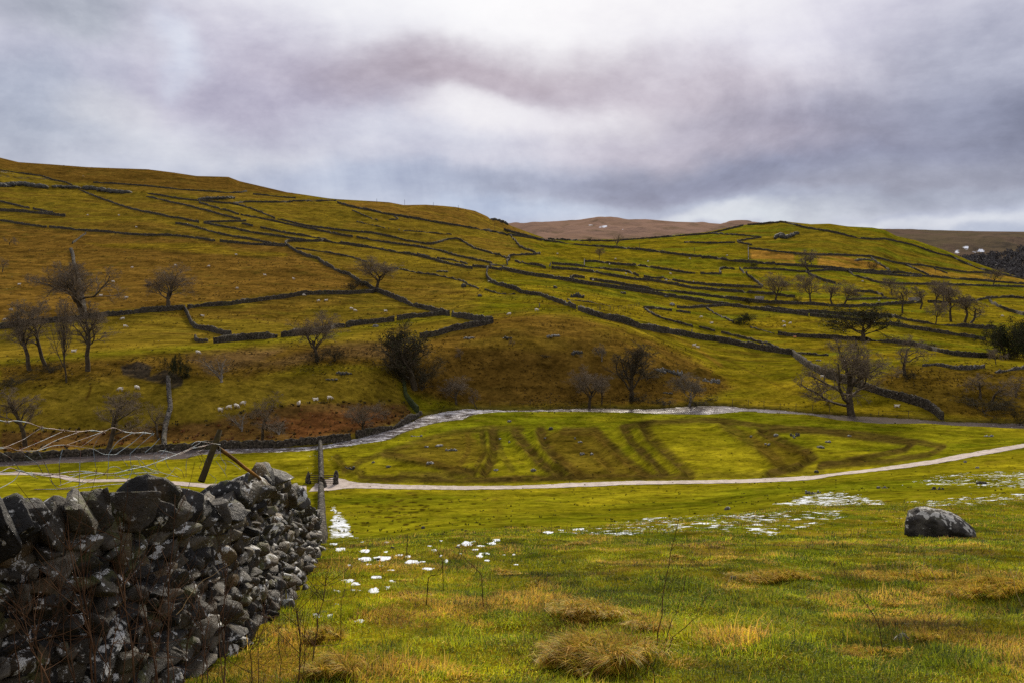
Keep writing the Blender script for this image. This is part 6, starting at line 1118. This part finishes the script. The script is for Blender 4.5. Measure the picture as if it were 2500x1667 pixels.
# ================================================================== LOOSE WIRE FENCE ON THE WALL
fence = empty('wire_fence', (-3.0, 7.6, -2.1)); tag(fence, 'broken wire fence sagging along the near wall from a leaning wooden post', 'fence'); fl = np.array(fence.location)
def ept(x, y, d=0.0): u, v = x/3.336, 750+y/3.336; dep = np.interp(u, [-60, 0, 150, 400, 535], [4.6, 4.9, 5.7, 7.0, 8.0])+d; s, t = st_arr(u, v); return np.array([s*dep, dep, t*dep])
def wire(pts, name='wire_strand', r=.0023, d=None, seg=8):
    d = rng.uniform(-.12, .12) if d is None else d; P = np.array([ept(x, y, d) for x, y in pts]); q = np.linspace(0, len(P)-1, (len(P)-1)*seg+1)      # catmull-rom
    i = np.minimum(q.astype(int), len(P)-2); f = (q-i)[:, None]; p = np.concatenate([[2*P[0]-P[1]], P, [2*P[-1]-P[-2]]]); a, b, c, e = p[i], p[i+1], p[i+2], p[i+3]
    C_ = .5*((2*b)+(-a+c)*f+(2*a-5*b+4*c-e)*f**2+(-a+3*b-3*c+e)*f**3)-fl; return tubes(C_[None], np.full((1, len(C_)), r), 4)
def barbs(pts, d, k=1):
    out = []
    for x, y in pts:
        c = ept(x, y, d)-fl
        for _ in range(3): v_ = unit(rng.normal(0, 1, 3))*.022; out.append(tubes(np.array([[c-v_, c, c+v_]]), np.array([[.001, .0025, .001]]), 4))
    return out
bw1 = [(-60, 915), (0, 920), (60, 932), (120, 922), (230, 940), (340, 977), (430, 990), (520, 1000), (640, 1012), (750, 1000), (840, 1012), (920, 978), (1000, 1010), (1080, 1020), (1170, 1020), (1250, 1030)]
bw2 = [(-60, 1350), (0, 1340), (80, 1308), (160, 1330), (270, 1355), (400, 1360), (560, 1340), (700, 1333), (850, 1355), (950, 1345), (1050, 1322), (1200, 1285), (1330, 1240), (1450, 1190), (1560, 1150), (1640, 1130), (1760, 1105)]
for bwp, bb in ((bw1, [(60, 932), (340, 977), (520, 1000), (620, 1012), (840, 1012), (990, 1005), (1080, 1020), (1175, 1020), (1245, 1030)]), (bw2, [(165, 1330), (270, 1355), (780, 1340), (850, 1355), (1050, 1322), (1330, 1240)])):
    V, Q = join([wire(bwp, d=0, r=.0029), wire([(x, y+(5 if i % 2 else -5)) for i, (x, y) in enumerate(bwp)], d=.01, r=.002)]+barbs(bb, 0)); mesh_obj('barbed_wire', V, Q, M_WIRE, fence)
WS = ['350,970 190,1075', '510,1010 330,1090 150,1165', '640,1015 460,1080 300,1165', '830,1015 540,1120', '825,1020 650,1140', '840,1012 790,1080 760,1140', '1080,1020 960,1090 880,1200', '1170,1020 1080,1100 950,1190', '1245,1030 1150,1110 1060,1190', '1300,1065 1240,1130 1180,1180', '0,1150 80,1143 150,1165 300,1165 430,1127 540,1120 650,1135 760,1155 850,1195 950,1195 970,1175',
 '165,1170 230,1220 300,1270 350,1350', '0,1178 60,1210 110,1250 165,1330', '310,1170 360,1260 400,1350 430,1440', '510,1150 490,1230 483,1320 497,1450', '660,1145 652,1240 648,1340 645,1450', '760,1150 772,1250 790,1345', '885,1205 882,1300 870,1400', '965,1180 1000,1240 1040,1290', '1060,1190 1065,1270 1090,1340 1140,1372', '1125,1240 1160,1310 1210,1350', '1255,1190 1258,1270 1300,1345', '0,1345 80,1345 170,1330 230,1355 310,1392',
 '400,1395 440,1440 480,1472 620,1455 750,1402 840,1362', '280,1480 600,1475 900,1442 1100,1430', '0,1470 60,1440 120,1400 165,1330', '1250,1195 1320,1165 1450,1195 1500,1180 1560,1150', '1560,1120 1590,1095 1630,1090 1690,1098 1740,1108 1795,1115', '1640,1092 1600,1120 1540,1150 1500,1170', '1690,1098 1660,1150 1600,1180', '1630,1175 1650,1230 1670,1290', '1350,1150 1290,1230 1260,1300', '1360,1190 1350,1240 1370,1300 1420,1350 1470,1390',
 '1430,1300 1480,1330 1500,1390', '1560,1190 1520,1250 1515,1380', '1610,1200 1640,1260 1625,1300 1650,1330', '1640,1200 1690,1250 1690,1310', '1090,1200 1150,1250 1220,1320 1290,1350', '700,1380 640,1450', '860,1340 900,1300 960,1300 1000,1330', '870,1370 950,1370 1030,1395 1060,1370 1085,1280', '1750,1110 1780,1180 1740,1230', '1790,1120 1800,1220 1840,1280 1830,1330', '1800,1240 1880,1260 1960,1320', '1760,1250 1820,1330 1850,1380', '1700,1350 1760,1400 1740,1440', '1320,1400 1380,1360 1430,1300',
 '200,1070 60,1130 0,1140', '1450,1380 1300,1340 1180,1300 1085,1285', '560,1360 700,1350 830,1345', '410,1350 560,1380 700,1345 840,1350', '480,1450 620,1400 740,1365 850,1350', '930,1385 1000,1365 1150,1345 1290,1350']
for q in WS: pts_ = [tuple(float(c) for c in w_.split(',')) for w_ in q.split()]; V, Q = wire(pts_); mesh_obj('wire_strand', V, Q, M_WIRE, fence)
a, b = ept(1640, 1420, .0)-fl, ept(1790, 1000, .0)-fl; V, Q = tubes(np.array([[a+(b-a)*t for t in np.linspace(0, 1, 6)]])+rng.normal(0, .004, (1, 6, 3)), np.array([[.034, .032, .032, .030, .030, .024]]), 7)
M_POST = bark('rotting_wood', (.022, .016, .008), (.06, .045, .015)); mesh_obj('post', V, [Q, np.array([[35, 36, 37, 38], [35, 38, 39, 40]])], M_POST, fence, smooth=False)
a, b = ept(1775, 1140, .05)-fl, ept(2120, 1400, .9)-fl; V, Q = tubes(np.array([[a+(b-a)*t for t in np.linspace(0, 1, 6)]])+rng.normal(0, .004, (1, 6, 3)), np.array([[.022, .021, .02, .02, .018, .016]]), 5); mesh_obj('brace', V, Q, bark('orange_stained_wood', (.06, .04, .015), (.26, .12, .02)), fence, smooth=False)
# ================================================================== ROUGH VEGETATION ON THE SLOPES (uncountable)
rng = np.random.default_rng(303)
def tufts(name, n, u0, u1, v0, v1, keep, hgt, label, cat, colf, nb=5, wid=.5, ylim=(50, 900)):
    """small clumps of blades standing on the ground; keep(x,y,i,j)->probability"""
    i = rng.integers(np.searchsorted(LY, math.log(ylim[0])), np.searchsorted(LY, math.log(ylim[1])), n*6); j = rng.integers(0, NC, n*6)
    u, v = UU[i, j], VV[i, j]; ok = (u > u0) & (u < u1) & (v > v0) & (v < v1); i, j = i[ok], j[ok]; pr = keep(i, j); ok = rng.random(len(i)) < pr; i, j = i[ok][:n], j[ok][:n]
    s = S[j]+rng.uniform(-.5, .5, len(j))*.0016; ly = LY[i]+rng.uniform(-.5, .5, len(i))*.004; y = np.exp(ly); x = s*y; z = z_at(x, y)-.03; m = len(x)
    P = np.repeat(np.stack([x, y, z], 1), nb, 0); sz = np.repeat(hgt*rng.uniform(.5, 1.3, m), nb); a = rng.uniform(0, 2*math.pi, m*nb); P[:, 0] += np.cos(a)*sz*.35; P[:, 1] += np.sin(a)*sz*.35
    cc = np.repeat(colf(i, j)*rng.uniform(.7, 1.25, (m, 1)), nb, 0)*rng.uniform(.75, 1.2, (m*nb, 1)); d = np.stack([np.cos(a), np.sin(a)], 1)
    put_blades(name, [blades(P, sz, sz*wid, d, np.clip(rng.normal(.6, .3, m*nb), .1, 1.3), cc)], label, cat, 'stuff')
rmask = area('F 380,790 700,775 1300,785 1340,860 1290,930 1100,985 850,1040 500,1075 0,1095 E 1900,1090 1300,1100 0,1180 0,1010 900,1000 1300,960 1700,930 2000,860', UU, VV, 7, (120, 260))
redge = stroke('E 0,1010 900,1000 1300,960 1700,930 2000,860 2335,815 F 400,788 700,775 1300,783', UU, VV, 9, (120, 260))
tufts('bracken', 3600, -200, 1010, 960, 1110, lambda i, j: np.clip(rmask[i, j]*.5+redge[i, j]*.9, 0, 1), .42, 'rusty dead bracken and heather along the left river bank', 'bracken',
      lambda i, j: np.where((redge[i, j] > .35)[:, None] | (rng.random(len(i)) < .35)[:, None], np.array([[.035, .026, .010]]), np.array([[.15, .060, .020]])), 6, .55, (120, 260))
bkm = np.clip(bk+kn, 0, 1)
tufts('rough_grass', 15000, -400, 2900, 760, 1010, lambda i, j: np.clip(bkm[i, j]*.75+.06, 0, 1)*np.clip(.5+1.6*n2[i, j], .05, 1), .30, 'rough winter grass tufts over the knoll and river banks', 'grass', lambda i, j: A[i, j]*np.where(rng.random((len(i), 1)) < .5, .55, 1.25), 4, .6, (150, 330))
tufts('rushes', 900, -300, 2800, 985, 1140, lambda i, j: np.clip(rtop[i, j], 0, 1)**2*.8*np.clip(.2+1.8*n2[i, j]+.3, 0, 1), .38, 'dark rushes and tufts lining the river edge', 'rushes', lambda i, j: np.array([[.05, .045, .012]])*np.ones((len(i), 1)), 6, .4, (95, 230))
tufts('meadow_tufts', 2600, 700, 2700, 1015, 1300, lambda i, j: np.clip(.10+.5*n3[i, j]+.3*n2[i, j], 0, .5), .16, 'small dark grass tufts dotted over the meadow', 'grass', lambda i, j: A[i, j]*np.where(rng.random((len(i), 1)) < .6, .5, 1.2), 4, .7, (48, 165))
tufts('hill_tufts', 20000, -400, 2900, 400, 800, lambda i, j: np.clip(.15+.8*n2[i, j]+.4*n1[i, j], 0, .8), .36, 'coarse grass tufts scattered over the high fields', 'grass', lambda i, j: A[i, j]*np.where(rng.random((len(i), 1)) < .55, .62, 1.2), 3, .8, (220, 850))
